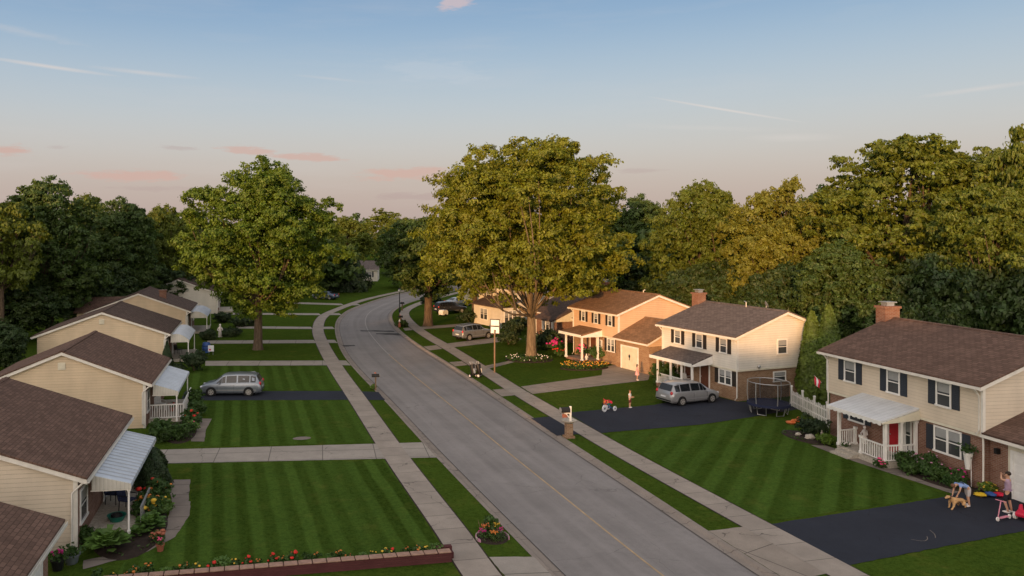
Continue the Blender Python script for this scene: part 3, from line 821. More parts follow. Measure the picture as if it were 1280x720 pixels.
# --- right side, beyond: peach sunlit house with garage wing
h = two_storey('house', 'peach sided house catching the sun, with small garage wing and chimney beyond the white house', (35.9, 63.2, GZ), 9, -.1, 6.6, 8.5, 4.68, 6.15, 2.5, 'siding_peach', 'brick_tan', 'roof_tan'); H1 = h
for u in (5.0, 3.05, .98): window(h, 'front', -.12, u, 3.98, .45, .85, 'shutter_black', shw=.3)
window(h, 'front', 0, 1.0, 1.72, .95, 1.05, 'shutter_black', 1, shw=.32)
door(h, 'front', 0, 3.6, .25, .85, 1.9, 'door_brown'); window(h, 'front', 0, 2.65, 1.35, .55, 1.2)
chimney(h, 3.9, 7.1, 0, 6.9, .5, .75)
m = MB(); m.box(-2.0, 0, 2.3, 5.2, 0, .25); m.build('porch', M['brick_red'], h)
m = MB(); m.ext([(-.12, 2.95), (-.12, 3.06), (-2.5, 2.62), (-2.5, 2.52)], 2.2, 5.6); pr = m.build('porch_roof', M['roof_tan'], h)
m = MB(); m.ext([(-.125, 2.35), (-.125, 2.95), (-2.48, 2.51), (-2.48, 2.4)], 2.14, 2.2); m.build('side_panel', M['white'], pr)
m = MB(); m.ext([(-.125, 2.35), (-.125, 2.95), (-2.48, 2.51), (-2.48, 2.4)], 5.6, 5.66); m.build('side_panel', M['white'], pr)
m = MB(); m.box(-2.54, -2.5, 2.14, 5.66, 2.4, 2.64); m.build('fascia', M['white'], pr)
posts(h, [(-2.2, 2.4), (-2.2, 4.9), (-.5, 2.3)], .2, 2.45, .07)
downspout(h, -.06, 6.6, 4.6, -.5)
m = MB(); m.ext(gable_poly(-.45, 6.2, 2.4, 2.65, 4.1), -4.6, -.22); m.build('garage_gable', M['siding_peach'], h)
m = MB(); m.box(-.35, 6.1, -4.5, -.11, 0, 2.398); m.build('garage_wall', M['brick_tan'], h)
roof(h, -.45, 6.2, -4.6, -.4, 2.65, 4.1, 'roof_tan', .35, .15)
g = garage_door(h, -.35, -2.0, .02, 2.1, 1.95, 'cream', 1, 3)
m = MB(); m.T = Matrix.Translation((-.40, -2.0, 1.2)); m.ell((0, 0, 0), (.03, .12, .16), 8, 6); m.bar((0, 0, -.1), (0, 0, -.35), .03); m.build('wreath', M['black'], g, 50)
m = MB(); m.bar((4.2, 1.6, 5.9), (4.2, 1.6, 6.6), .045); m.path([(4.2, 1.6, 6.6), (4.1, 1.3, 6.65)], .045); m.build('vent_pipe', M['white'], h)

# --- left side: bungalows with metal awnings
def bungalow(label, loc, dz, L, D, ze, zr, sid, rf, aw=None, chim=False, vent=True, porch=True, win=True, barrel=False, flat=False):
    h = thing('bungalow', label, 'house', loc, 180 + dz)
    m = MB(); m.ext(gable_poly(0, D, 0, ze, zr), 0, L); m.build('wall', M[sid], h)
    m = MB(); m.box(-.12, -.002, 0.02, L - .02, 0, ze - .04); m.build('brick_front', M['brick_red'], h)
    m = MB(); m.box(-.14, .03, L - .03, L + .03, 0, ze); m.build('corner_board', M['trim'], h)
    ez = roof(h, -.1, D, 0, L, ze, zr, rf, .42, .22)
    downspout(h, .1, L + .14, ez + .05, -.45)
    if vent:
        m = MB(); m.box(D / 2 - .22, D / 2 + .22, L, L + .04, zr - .95, zr - .5)
        for k in range(5): m.box(D / 2 - .18, D / 2 + .18, L + .04, L + .06, zr - .92 + .085 * k, zr - .87 + .085 * k)
        m.build('gable_vent', M['cream'], h)
    if win:
        window(h, 'front', -.12, L - 1.0, 1.5, 1.05, 1.2); window(h, 'front', -.12, 1.6, 1.5, 1.2, 1.1)
    door(h, 'front', -.12, L * .45, .22, .9, 2.0, 'white')
    if aw:
        a0, a1, out, drop = aw
        zt = ez + .02; xo = -.55 - out; m = MB()
        if barrel: prof = [(-.50 - out * t, zt - drop * (t ** 2.4) + .12 * math.sin(t * math.pi)) for t in [k / 8 for k in range(9)]]
        elif flat: prof = [(-.50, zt), (-.50 - out * .5, zt - drop * .5), (-.50 - out, zt - drop), (-.52 - out, zt - drop - .1)]
        else: prof = [(-.50, zt), (-.50 - out * .72, zt - drop * .5), (-.50 - out * .94, zt - drop * .78), (-.50 - out, zt - drop * 1.15)]
        m.ext(prof + [(x, z - .05) for x, z in reversed(prof)], a0, a1)
        for k in range(int((a1 - a0) / .42)):
            y = a0 + .2 + .42 * k
            for p, q in zip(prof, prof[1:]): m.bar((p[0], y, p[1] + .012), (q[0], y, q[1] + .012), .028, 5)
        w = m.build('awning', M['awning'], h)
        zl = prof[-1][1] - .12
        for y in (a0 - .03, a1 + .001):
            m = MB(); m.ext([(-.50, zl)] + [(x, z - .012) for x, z in prof] + [(prof[-1][0], zl)], y, y + .028); m.build('side_panel', M['awning_side'], w)
        for ya in (a0, a1 - .06):
            m = MB(); m.box(-.55 - out * .96, -.45, ya, ya + .06, zl - .05, zl); m.build('awning_frame', M['trim'], w)
        posts(h, [(-.40 - out, a0 + .1), (-.40 - out, a1 - .1)], .2, zl, .035)
    if porch:
        m = MB(); m.box(-2.3, -.12, L * .22, L * .86, 0, .22); m.build('porch', M['stone'], h)
    return h
B1 = bungalow('cream bungalow with brown roof and flat white metal awning over the porch with orange flowers', (-4.55, 41.3, GZ), -4, 9.55, 11.2, 2.78, 4.75, 'siding_cream', 'roof_brown', (1.9, 8.8, 1.5, .40), vent=False, flat=True)
B2 = bungalow('cream bungalow with brown roof behind the two round bushes, its porch railed in white', (-3.55, 59.1, GZ), -4, 8.9, 9.7, 2.78, 4.72, 'siding_tan', 'roof_brown', (1.6, 8.4, 1.55, .5), flat=True)
B3 = bungalow('tan bungalow with dark brown roof and square gable vent, third house along the left side', (-3.65, 82.4, GZ), -3.5, 9.3, 11.0, 2.8, 4.75, 'siding_tan', 'roof_dark', (2.0, 8.9, 1.65, .55), barrel=True)
B4 = bungalow('tan bungalow with small brick chimney on its dark roof', (-2.35, 101.8, GZ), -3.5, 9.3, 10.8, 2.8, 4.8, 'siding_tan', 'roof_dark', (2.0, 8.9, 1.9, .55), vent=False, barrel=True)
chimney(B4, 3.0, 6.2, 3.2, 4.95, .4, .55, False)
m = MB(); m.T = Matrix(((0, 1, 0, 0), (1, 0, 0, 0), (0, 0, 1, 0), (0, 0, 0, 1)))
m.ext([(1.5, 0), (8.9, 0), (8.9, 2.75), (5.2, 4.0), (1.5, 2.75)], 7.0, 12.2); m.build('rear_wing', M['siding_tan'], B4)
m = MB(); m.T = Matrix(((0, 1, 0, 0), (1, 0, 0, 0), (0, 0, 1, 0), (0, 0, 0, 1)))
m.ext([(9.3, 2.76), (5.2, 4.16), (1.1, 2.76), (1.1, 2.88), (5.2, 4.28), (9.3, 2.88)], 6.0, 12.5); m.build('wing_roof', M['roof_brown'], B4)
B5 = bungalow('pale gabled bungalow half hidden behind the maple on the left side', (1.2, 124.6, GZ), -3, 9.6, 11, 2.9, 4.9, 'siding_white', 'roof_dark', None, vent=True)
m = MB(); m.box(8.5, 17, 3, 11.0, 0, 4.0); m.build('rear_wing', M['siding_tan'], B5)
m = MB(); m.box(8.3, 17.2, 2.8, 11.2, 4.002, 4.3); m.build('wing_roof', M['roof_brown'], B5)
railing(B2, (-2.25, 7.5), (-.2, 7.6), .22, 1.15); railing(B2, (-2.25, 7.5), (-2.25, 2.4), .22, 1.15)
railing(B1, (-2.25, 8.0), (-2.25, 5.6), .22, 1.0, 'handrail', 'steel')
h = thing('garage', 'brick garage with brown shingle roof at the bottom left corner of the view', 'garage', (-5.35, 27.75, GZ), 180 - 4)
m = MB(); m.box(0, 7, .1, 7.9, 0, 2.3); m.build('brick_wall', M['brick_red'], h)
m = MB(); m.ext(gable_poly(-.05, 7.05, 2.302, 2.5, 3.7), .05, 7.95); m.build('gable_wall', M['siding_tan'], h)
roof(h, -.05, 7.05, .05, 7.95, 2.5, 3.7, 'roof_brown', .4, .25)
garage_door(h, 0, 3.6, .02, 5.2, 2.1, 'white')

# --- houses beyond the big tree and at the far end
def small_house(label, loc, rz, L, D, ze, zr, sid, rf, wins=(), brick_h=0, extra=None, brk='brick_red'):
    h = thing('house', label, 'house', loc, rz)
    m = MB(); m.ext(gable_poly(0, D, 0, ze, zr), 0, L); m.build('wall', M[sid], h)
    if brick_h:
        m = MB(); m.box(-.1, -.002, -.1, L + .1, 0, brick_h); m.box(-.1, D + .1, -.1, -.002, 0, brick_h); m.build('brick_wall', M[brk], h)
    roof(h, 0, D, 0, L, ze, zr, rf, .4, .3)
    for f, u, z, w, hh, sh in wins:
        window(h, f, (-.11 if brick_h and z < brick_h else 0), u, z, w, hh, sh, 1 if w > 1.2 else 0)
    return h
h = small_house('low brown brick house with gabled porch between the big tree and the peach house', (38.6, 76.2, GZ), 8, 9, 9, 2.7, 4.6, 'brick_red', 'roof_dark', [('front', 6.5, 1.4, 1.4, 1.1, None), ('near', 2.5, 1.4, 1.0, 1.0, None)])
m = MB(); m.ext([(-2.9, 2.35), (-2.9, 2.5), (-.0, 3.7), (-.0, 3.55)], .8, 4.6); pr = m.build('porch_roof', M['roof_dark'], h)
m = MB(); m.ext([(-2.85, 2.34), (-.01, 2.34), (-.01, 3.52)], .74, .8); m.build('side_panel', M['cream'], pr)
posts(h, [(-2.7, .95), (-2.7, 2.7), (-2.7, 4.4)], 0, 2.38, .09)
m = MB(); m.box(-2.9, -.0, .8, 4.6, 0, .2); m.build('porch', M['brick_red'], h)
h = small_house('white cottage with bay porch seen left of the big tree trunk', (37.5, 91, GZ), 12, 9, 9, 4.6, 6.4, 'siding_white', 'roof_grey', [('near', 1.8, 3.6, 1.0, 1.3, None), ('near', 5.4, 1.5, 1.8, 1.3, None), ('front', 3, 3.6, 1.0, 1.1, 'shutter_black'), ('front', 6.5, 3.6, 1.0, 1.1, 'shutter_black')])
m = MB(); m.box(-2.6, -.0, -.6, 6, 0, 2.5); m.build('front_room', M['siding_white'], h)
m = MB(); m.ext([(-3.0, 2.5), (-3.0, 2.62), (0, 3.5), (0, 3.38)], -1, 6.4); m.build('front_room_roof', M['roof_dark'], h)
window(h, 'near', -.6, -1.3, 1.4, 1.7, 1.4, None, 2); window(h, 'front', -2.6, 3.5, 1.4, 1.6, 1.3, None, 1)
h = thing('house', 'grey roofed house with small round turret seen behind the big tree', 'house', (47.5, 92.5, GZ), 8)
m = MB(); m.ext(gable_poly(0, 11, 0, 4.2, 6.4), 0, 9); m.build('wall', M['siding_white'], h); roof(h, 0, 11, 0, 9, 4.2, 6.4, 'roof_grey', .4, .3)
m = MB(); m.lathe([(1.5, 0), (1.5, 5.6)], (1.2, -1.2, 0), 14); tw = m.build('turret', M['siding_white'], h, 40)
m = MB(); m.lathe([(2.0, 5.6), (1.9, 5.8), (.05, 7.4)], (1.2, -1.2, 0), 14); m.build('turret_roof', M['roof_grey'], tw, 40)
window(h, 'near', 0, 5, 2.8, 1.4, 1.3)
small_house('pale low house at the far end of the street', (37.9, 176.5, GZ), 75, 7.5, 9, 2.7, 4.4, 'siding_white', 'roof_grey', [('front', 2, 1.6, 1.2, 1.2, 'shutter'), ('front', 5.5, 1.6, 1.2, 1.2, 'shutter'), ('near', 3, 1.6, 1.1, 1.2, None)])
small_house('low tan house with dark roof glimpsed among trees at far left end of the street', (22, 176, GZ), 60, 12, 9, 3.0, 5.2, 'siding_tan', 'roof_dark', [('near', 3, 1.5, 1.1, 1.2, None), ('front', 5, 1.5, 1.2, 1.2, None)])
small_house('grey house in the shade behind parked cars on the far right bend', (48, 118, GZ), 25, 12, 9, 4.4, 6.3, 'siding_beige', 'roof_dark', [('front', 3, 3.2, 1.2, 1.2, None), ('front', 8, 1.4, 1.2, 1.2, None), ('near', 4, 3.2, 1.1, 1.2, None)])

# ------------------------------------------------------------------ vegetation
def leaf_mesh(name, P, Nrm, size, rng, mat, aspect=0.62):
    """one bent diamond leaf-spray per point"""
    n = len(P)
    Nrm = Nrm / np.maximum(np.linalg.norm(Nrm, axis=1, keepdims=True), 1e-6)
    r = rng.normal(size=(n, 3)); a = np.cross(Nrm, r); a /= np.maximum(np.linalg.norm(a, axis=1, keepdims=True), 1e-6)
    b = np.cross(Nrm, a)
    s = (size * rng.uniform(0.6, 1.35, n))[:, None]
    v = np.empty((n, 4, 3))
    v[:, 0] = P + a * s; v[:, 2] = P - a * s * 0.8
    v[:, 1] = P + b * s * aspect - Nrm * s * .25 + a * s * .15; v[:, 3] = P - b * s * aspect - Nrm * s * .25 + a * s * .15
    me = bpy.data.meshes.new(name)
    me.from_pydata(v.reshape(-1, 3), [], np.arange(4 * n).reshape(-1, 4))
    me.materials.append(mat)
    return me

def crown_points(rng, c, r, nl, lr, per, flat=0.62, shape=None, gap=0.0):
    """lobes of foliage gathered round an uneven envelope -> points, normals, lobe centres"""
    d = rng.normal(size=(nl, 3)); d /= np.linalg.norm(d, axis=1, keepdims=True)
    rad = rng.uniform(0.05, 1.0, nl) ** 0.34
    ph = rng.uniform(0, 6.28, 6)
    az = np.arctan2(d[:, 1], d[:, 0])
    wob = 1 + 0.10 * np.sin(2 * az + ph[0]) + 0.09 * np.sin(3 * az + ph[1] + 2 * d[:, 2]) + 0.08 * np.sin(5 * d[:, 2] + 2 * az + ph[2]) + rng.normal(0, .035, nl)
    cen = d * rad[:, None]; cen[:, :2] *= wob[:, None]; cen[:, 2] *= np.minimum(1, .4 + .6 * np.sqrt(np.clip(wob, .5, 1)))
    if shape is not None:
        k = shape(cen[:, 2]); cen[:, 0] *= k; cen[:, 1] *= k
    cen = cen * np.array(r) + np.array(c)
    L = rng.uniform(lr[0], lr[1], nl)
    ns = 11
    sub = rng.normal(size=(nl, ns, 3)); sub[:, :, 2] = np.abs(sub[:, :, 2]) * np.where(rng.random((nl, ns)) < .72, 1, -1)
    sub /= np.linalg.norm(sub, axis=2, keepdims=True)
    sub *= rng.uniform(.55, 1.12, (nl, ns, 1))
    pick = rng.integers(0, ns, (nl, per))
    base = np.take_along_axis(sub, np.repeat(pick[:, :, None], 3, 2), 1)
    g = rng.normal(0, 1, (nl, per, 3)); g /= np.maximum(np.linalg.norm(g, axis=2, keepdims=True), 1e-6)
    g *= rng.uniform(0, 1, (nl, per, 1)) ** .45 * rng.uniform(.22, .46, (nl, per, 1))
    q = base + g
    P = cen[:, None, :] + q * L[:, None, None] * np.array([1, 1, flat])
    Nn = base * .8 + g * 1.6 + np.array([0, 0, .25]) + rng.normal(0, .5, q.shape)
    return P.reshape(-1, 3), Nn.reshape(-1, 3), cen

def limb(mb, rng, a, b, r0, r1, sag=0.12, n=6):
    a = Vector(a); b = Vector(b); L = (b - a).length; pts = []
    o = Vector(rng.normal(0, 1, 3)) * L * .05
    for i in range(n):
        t = i / (n - 1)
        p = a.lerp(b, t); p += o * math.sin(math.pi * t); p.z -= L * sag * math.sin(math.pi * t) * (1 if t < .9 else .5)
        pts.append(p)
    mb.path(pts, [r0 + (r1 - r0) * (i / (n - 1)) for i in range(n)], 7)
    return pts

def make_tree(seed, H, W, base, tr, mat, lobes, lr, per, leaf_s, fork=None, shape=None, flat=.62, nlimb=16, bk='bark', fill=True):
    """H total height, W crown width, base = height where the crown starts"""
    rng = np.random.default_rng(seed)
    cz = (H + base) / 2; rz = (H - base) / 2
    lm = (lr[0] + lr[1]) / 2
    P, Nn, cen = crown_points(rng, (0, 0, cz), (W / 2 - lm * .8, W / 2 - lm * .8, rz - lm * flat), lobes, lr, per, flat, shape)
    if fill:
        k = int(len(P) * .06); d = rng.normal(size=(k, 3)); d /= np.linalg.norm(d, axis=1, keepdims=True)
        Q = d * (rng.uniform(0, 1, (k, 1)) ** .33) * np.array([W * .40, W * .40, rz * .85]) + np.array([0, 0, cz])
        P = np.vstack([P, Q]); Nn = np.vstack([Nn, rng.normal(size=(k, 3))])
    mb = MB()
    f = fork if fork else base + (H - base) * .18
    prof = [Vector((0, 0, -.15)), Vector((0, 0, .25)), Vector((.03, .02, 1.2)), Vector((.05, .0, f * .6)), Vector((0, 0, f))]
    mb.path(prof, [tr * 1.5, tr * 1.18, tr, tr * .9, tr * .82], 12)
    order = rng.permutation(len(cen))[:nlimb]
    for k, i in enumerate(order):
        tgt = cen[i]
        st = (rng.normal(0, .06), rng.normal(0, .06), f - .3 if k < 6 else f * rng.uniform(.8, 1.0))
        pts = limb(mb, rng, st, tgt, tr * rng.uniform(.2, .34), tr * .05, .06 if fork else .1, 7)
        j = order[(k + 3) % len(order)]
        near = np.argsort(((cen - tgt) ** 2).sum(1))[1:4]
        for q in near[:2]: limb(mb, rng, pts[3], cen[q], tr * .2, tr * .05, .05, 5)
    mb.path([(0, 0, f - .1), (rng.normal(0, .4), rng.normal(0, .4), cz), (rng.normal(0, .6), rng.normal(0, .6), H - rz * .5)], [tr * .78, tr * .45, tr * .1], 9)
    return leaf_mesh('crown', P, Nn, leaf_s, rng, mat), mb, bk

def place_tree(name, data, label, loc, rz=0, group=None, scale=(1, 1, 1), cat='tree'):
    me, mb, bk = data
    t = thing(name, label, cat, loc, rz, group)
    t.scale = scale
    mb.build('trunk', M[bk], t, 70)
    c = bpy.data.objects.new('crown', me); COL.objects.link(c); c.parent = t
    return t

CAM_H = 12.6
def at(px, d):
    """ground position of a column of the survey sheet at a given distance"""
    r = (px - 486.63) / 960 * d; c, s = math.cos(R(13)), math.sin(R(13))
    return (d * s + r * c, d * c - r * s)
def top(py, d): return 12.5 - (py - 285) * d / 960

# hero trees ------------------------------------------------------------------
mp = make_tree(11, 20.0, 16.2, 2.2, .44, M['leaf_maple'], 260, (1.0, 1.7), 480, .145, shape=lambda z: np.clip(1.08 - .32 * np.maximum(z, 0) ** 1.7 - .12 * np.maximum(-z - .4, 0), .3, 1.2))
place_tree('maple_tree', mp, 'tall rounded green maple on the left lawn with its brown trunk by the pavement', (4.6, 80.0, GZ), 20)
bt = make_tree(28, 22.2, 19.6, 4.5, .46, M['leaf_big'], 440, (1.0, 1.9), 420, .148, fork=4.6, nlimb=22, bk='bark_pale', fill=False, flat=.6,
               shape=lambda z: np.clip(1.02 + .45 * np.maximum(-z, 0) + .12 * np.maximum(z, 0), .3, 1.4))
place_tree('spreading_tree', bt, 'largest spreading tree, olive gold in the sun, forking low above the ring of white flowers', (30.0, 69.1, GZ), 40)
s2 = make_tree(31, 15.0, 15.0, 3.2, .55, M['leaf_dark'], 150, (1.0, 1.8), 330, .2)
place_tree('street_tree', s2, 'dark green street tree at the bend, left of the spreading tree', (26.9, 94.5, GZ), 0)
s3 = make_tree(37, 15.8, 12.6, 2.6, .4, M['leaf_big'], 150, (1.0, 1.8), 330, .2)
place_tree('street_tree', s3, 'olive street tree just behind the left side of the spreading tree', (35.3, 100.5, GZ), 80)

# woodland: a few crown shapes, each tree an object of its own -------------------
wide_s = lambda z: np.clip(1.08 - .45 * np.maximum(z, 0) ** 1.6, .3, 1.2)
GEN = {
 'round': make_tree(41, 20, 15, 1.5, .5, M['leaf_dark'], 170, (1.1, 2.0), 300, .22, shape=wide_s),
 'broad': make_tree(43, 20, 18, 1.2, .55, M['leaf_mid'], 200, (1.1, 2.1), 300, .22, shape=wide_s),
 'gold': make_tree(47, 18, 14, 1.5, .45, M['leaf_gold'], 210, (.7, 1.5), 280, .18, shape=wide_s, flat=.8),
 'giant': make_tree(53, 21.5, 18.5, 1.5, .7, M['leaf_mid'], 260, (1.0, 1.9), 340, .20, shape=wide_s, flat=.5),
 'open': make_tree(59, 18, 14, 6, .35, M['leaf_mid'], 70, (.9, 1.7), 240, .24, flat=.5),
 'low': make_tree(61, 9, 11, .3, .25, M['leaf_shade'], 130, (.8, 1.6), 260, .2, nlimb=8),
}
DIM = {'round': (20, 15), 'broad': (20, 18), 'gold': (18, 14), 'giant': (21.5, 18.5), 'open': (18, 14), 'low': (9, 11)}
first = {}
def wood(kind, px, d, py, wpx, label, rz, group, name='woodland_tree'):
    x, y = at(px, d); h = (top(py, d) - GZ) * 1.045; w = wpx * d / 960
    sc = (w / DIM[kind][1], w / DIM[kind][1], h / DIM[kind][0])
    if kind not in first:
        t = place_tree(name, GEN[kind], label, (x, y, GZ), rz, group, sc); first[kind] = t
    else:
        t = copy_tree(first[kind]); t.name = name; t.location = (x, y, GZ); t.rotation_euler.z = R(rz); t.scale = sc
        tag(t, label, 'tree', group)
        if 'group' in t and not group: del t['group']
    return t
gL, gR, gF, gU = 'dark trees behind the left bungalows', 'tall trees behind the right houses', 'trees far down the street', 'understorey trees at the wood edge'
for k, px, d, py, w, lab, rz in [
 ('round', 62, 88, 221, 150, 'tallest dark tree on the left skyline, behind the tan bungalow with the gable vent', 10),
 ('broad', -45, 80, 232, 160, 'dark tree cut by the left edge of the view, sunlit only at its top', 70),
 ('round', 150, 104, 246, 110, 'narrower dark tree between the tallest left tree and the maple', 130),
 ('broad', 206, 118, 256, 95, 'tree with faintly lit top directly left of the maple crown', 200),
 ('round', 250, 130, 262, 90, 'tree just peeping behind the left side of the maple crown', 300),
 ('broad', 110, 112, 243, 110, 'dark tree behind the gap right of the tallest left tree', 250),
 ('round', 335, 140, 262, 100, 'tree hidden mostly behind the maple crown', 30),
 ('open', 2, 77, 246, 120, 'tree with a bare brown trunk at the very left edge of the view', 0)]:
    wood(k, px, d, py, w, lab, rz, gL)
for k, px, d, py, w, lab, rz in [
 ('low', 25, 84, 345, 130, 'dark low tree at the foot of the left wood, near the left edge', 20),
 ('low', 120, 96, 335, 120, 'dark low tree above the roof of the tan bungalow with the vent', 140),
 ('low', 190, 114, 330, 110, 'bushy tree in front of the wood above the small brick chimney', 60),
 ('low', -5, 66, 400, 90, 'light green bushy tree at the left edge beside the second bungalow', 220),
 ('low', 690, 118, 320, 130, 'low tree behind the spreading tree trunk', 300),
 ('low', 790, 102, 315, 120, 'low dark tree behind the peach house chimney', 10),
 ('low', 880, 84, 325, 130, 'low tree rising behind the white house chimney', 95),
 ('low', 985, 72, 330, 130, 'low tree above the ridge of the white house', 180),
 ('low', 1085, 66, 330, 150, 'low dark tree behind the chimney of the cream house', 240),
 ('low', 1190, 62, 318, 150, 'low dark tree above the ridge of the cream house', 310),
 ('low', 1290, 58, 310, 170, 'low dark tree at the right edge above the cream house roof', 40),
 ('low', 1150, 50, 380, 130, 'shrubby tree in the back garden of the cream house', 75),
 ('low', 935, 92, 320, 130, 'low tree between the white house and the golden tree', 12)]:
    wood(k, px, d, py, w, lab, rz, gU)
for k, px, d, py, w, lab, rz in [
 ('round', 800, 108, 243, 100, 'dark tree right behind the spreading tree, over the peach house', 40),
 ('broad', 878, 90, 226, 135, 'broad tree over the white house chimney, left of the golden tree', 110),
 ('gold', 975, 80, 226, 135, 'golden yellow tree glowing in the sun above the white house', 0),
 ('round', 1030, 92, 232, 120, 'dark tree wedged behind the golden tree and the giant one', 200),
 ('giant', 1128, 74, 165, 235, 'giant broad tree, tallest behind the right houses', 30),
 ('giant', 1238, 62, 225, 175, 'dark tree in front of the giant one, above the cream house ridge', 150),
 ('open', 1290, 66, 147, 110, 'thin leaved tall tree at the right edge of the view', 60),
 ('broad', 740, 125, 246, 120, 'tree seen through the spreading tree crown', 220),
 ('giant', 1225, 84, 180, 150, 'tree filling the gap behind the right side of the giant tree', 260),
 ('broad', 1360, 62, 170, 190, 'tree cut by the right edge, behind the thin leaved tall tree', 100),
 ('round', 1050, 66, 300, 130, 'dark tree standing behind the paired arborvitae', 330)]:
    wood(k, px, d, py, w, lab, rz, gR)
for k, px, d, py, w, lab, rz in [
 ('broad', 395, 170, 272, 90, 'far tree right of the maple crown, lit along its top', 0),
 ('broad', 430, 200, 270, 80, 'far tree over the left bend of the street', 60),
 ('open', 482, 235, 262, 75, 'far airy tree standing above its neighbours over the street', 20),
 ('broad', 505, 210, 272, 80, 'far tree behind the dark street tree', 170),
 ('round', 408, 150, 312, 56, 'dark tree above the parked dark blue car', 220),
 ('broad', 630, 160, 262, 110, 'far tree behind the spreading tree, left part', 20),
 ('round', 520, 160, 315, 90, 'dark tree over the far end of the street', 200)]:
    wood(k, px, d, py, w, lab, rz, gF)

# a brown trunk at the very left edge
rng = np.random.default_rng(5)
# far wood: one mass nobody could count
def mass(name, spots, seed, mat, per=240, leaf_s=.6):
    rng = np.random.default_rng(seed); Ps = []; Ns = []
    for (x, y, h, w) in spots:
        P, Nn, _ = crown_points(rng, (x, y, h * .5), (w * .42, w * .42, h * .5 - 1.0), 42, (1.4, 2.8), per // 4, .6)
        Ps.append(P); Ns.append(Nn)
    P = np.vstack(Ps); P[:, 2] = np.maximum(P[:, 2], .2)
    me = leaf_mesh(name, P, np.vstack(Ns), leaf_s, rng, mat)
    o = bpy.data.objects.new(name, me); COL.objects.link(o)
    return o
rnd = random.Random(3); sp = []
for px in range(-200, 1500, 34):
    d = rnd.uniform(235, 300); x, y = at(px, d); sp.append((x, y, rnd.uniform(14.5, 19.5), rnd.uniform(15, 22)))
for px in range(-150, 420, 50):
    d = rnd.uniform(125, 150); x, y = at(px, d); sp.append((x, y, rnd.uniform(11, 14), 16))
for px in range(720, 1450, 50):
    d = rnd.uniform(100, 120); x, y = at(px, d); sp.append((x, y, rnd.uniform(13, 17), 16))
tag(mass('woodland', sp, 8, M['leaf_dark'], 260, .55), 'continuous dark woodland closing the view behind the houses', 'woodland', None, 'stuff')

# columnar and clipped evergreens ------------------------------------------------
def cone_plant(name, loc, h, w, mat, label, n=5200, leaf_s=.13, top_p=.75, cat='shrub', seed=1, group=None, round_=False):
    rng = np.random.default_rng(seed)
    z = rng.uniform(0, 1, n) ** (1.0); an = rng.uniform(0, 6.283, n)
    if round_: r = np.sqrt(np.clip(1 - (2 * z - 1) ** 2, 0, 1)) ** .8
    else: r = np.where(z < .15, .8 + z * 1.3, np.clip((1 - z) / .85, 0, 1) ** top_p)
    r = r * (1 + .13 * np.sin(an * 5 + z * 9) + rng.normal(0, .05, n)) * np.where(rng.random(n) < .75, 1, rng.uniform(.5, 1, n))
    P = np.stack([np.cos(an) * r * w / 2, np.sin(an) * r * w / 2, .05 + z * h * .98], 1)
    Nn = np.stack([np.cos(an), np.sin(an), np.full(n, .5)], 1) + rng.normal(0, .4, (n, 3))
    me = leaf_mesh('foliage', P, Nn, leaf_s, rng, M[mat])
    t = thing(name, label, cat, loc, 0, group)
    o = bpy.data.objects.new('foliage', me); COL.objects.link(o); o.parent = t
    mb = MB(); mb.path([(0, 0, -.1), (0, 0, h * .5), (0, 0, h * .85)], [w * .06, w * .04, .02], 7); mb.build('stem', M['bark'], t)
    return t
x, y = at(1015, 56.5); cone_plant('arborvitae', (x, y, GZ), 6.4, 1.9, 'leaf_cedar', 'left one of the tall paired arborvitae beside the white house', 9000, .15, .55, 'tree', 2)
x, y = at(1036, 56); cone_plant('arborvitae', (x, y, GZ), 6.9, 2.1, 'leaf_cedar', 'right and taller one of the paired arborvitae behind the picket fence', 9500, .15, .55, 'tree', 3)
cone_plant('arborvitae', (-2.75, 38.2, GZ), 2.0, 1.6, 'leaf_conifer', 'dark clipped arborvitae at the far post of the nearest awning', 7000, .08, .4, 'shrub', 4)
for px, d, py, w, sd, lab in [(436, 152, 312, 42, 5, 'dark conifer right of the parked dark blue car'), (408, 152, 332, 40, 6, 'dark conifer behind the parked dark blue car'), (385, 150, 325, 40, 7, 'dark conifer by the maple, far down the left side'), (447, 160, 351, 24, 8, 'small dark conifer before the far pale house')]:
    x, y = at(px, d); cone_plant('conifer', (x, y, GZ), top(py, d), w * d / 960 * 1.3, 'leaf_conifer', lab, 3500, .35, .7, 'tree', sd)

def bush(loc, r, h, mat, label, seed, n=2600, leaf_s=.075, flowers=None, nf=40, cat='shrub', name='shrub', group=None, fs=.07):
    rng = np.random.default_rng(seed)
    P, Nn, cen = crown_points(rng, (0, 0, h * .5), (r * .75, r * .75, h * .35), 26, (r * .28, r * .45), n // 26, .8)
    P[:, 2] = np.clip(P[:, 2], .02, None)
    t = thing(name, label, cat, loc, 0, group)
    o = bpy.data.objects.new('foliage', leaf_mesh('foliage', P, Nn, leaf_s, rng, M[mat])); COL.objects.link(o); o.parent = t
    mb = MB()
    for k in range(5): mb.path([(0, 0, -.05), tuple(cen[k] * np.array([.5, .5, .7])), tuple(cen[k])], [.03, .02, .01], 5)
    mb.build('stem', M['bark'], t)
    if flowers:
        for fl in (flowers if isinstance(flowers, (list, tuple)) else [flowers]):
            m = MB(); pick = rng.permutation(len(P))
            ok = [i for i in pick if P[i, 2] > h * .45][:nf]
            for i in ok:
                p = P[i] * 1.04; s = fs * rng.uniform(.6, 1.3)
                m.ell((p[0], p[1], p[2] + .03), (s, s, s * .6), 6, 4)
            b = m.build('blossom', M[fl], t, 60); b['kind'] = 'stuff'
    return t

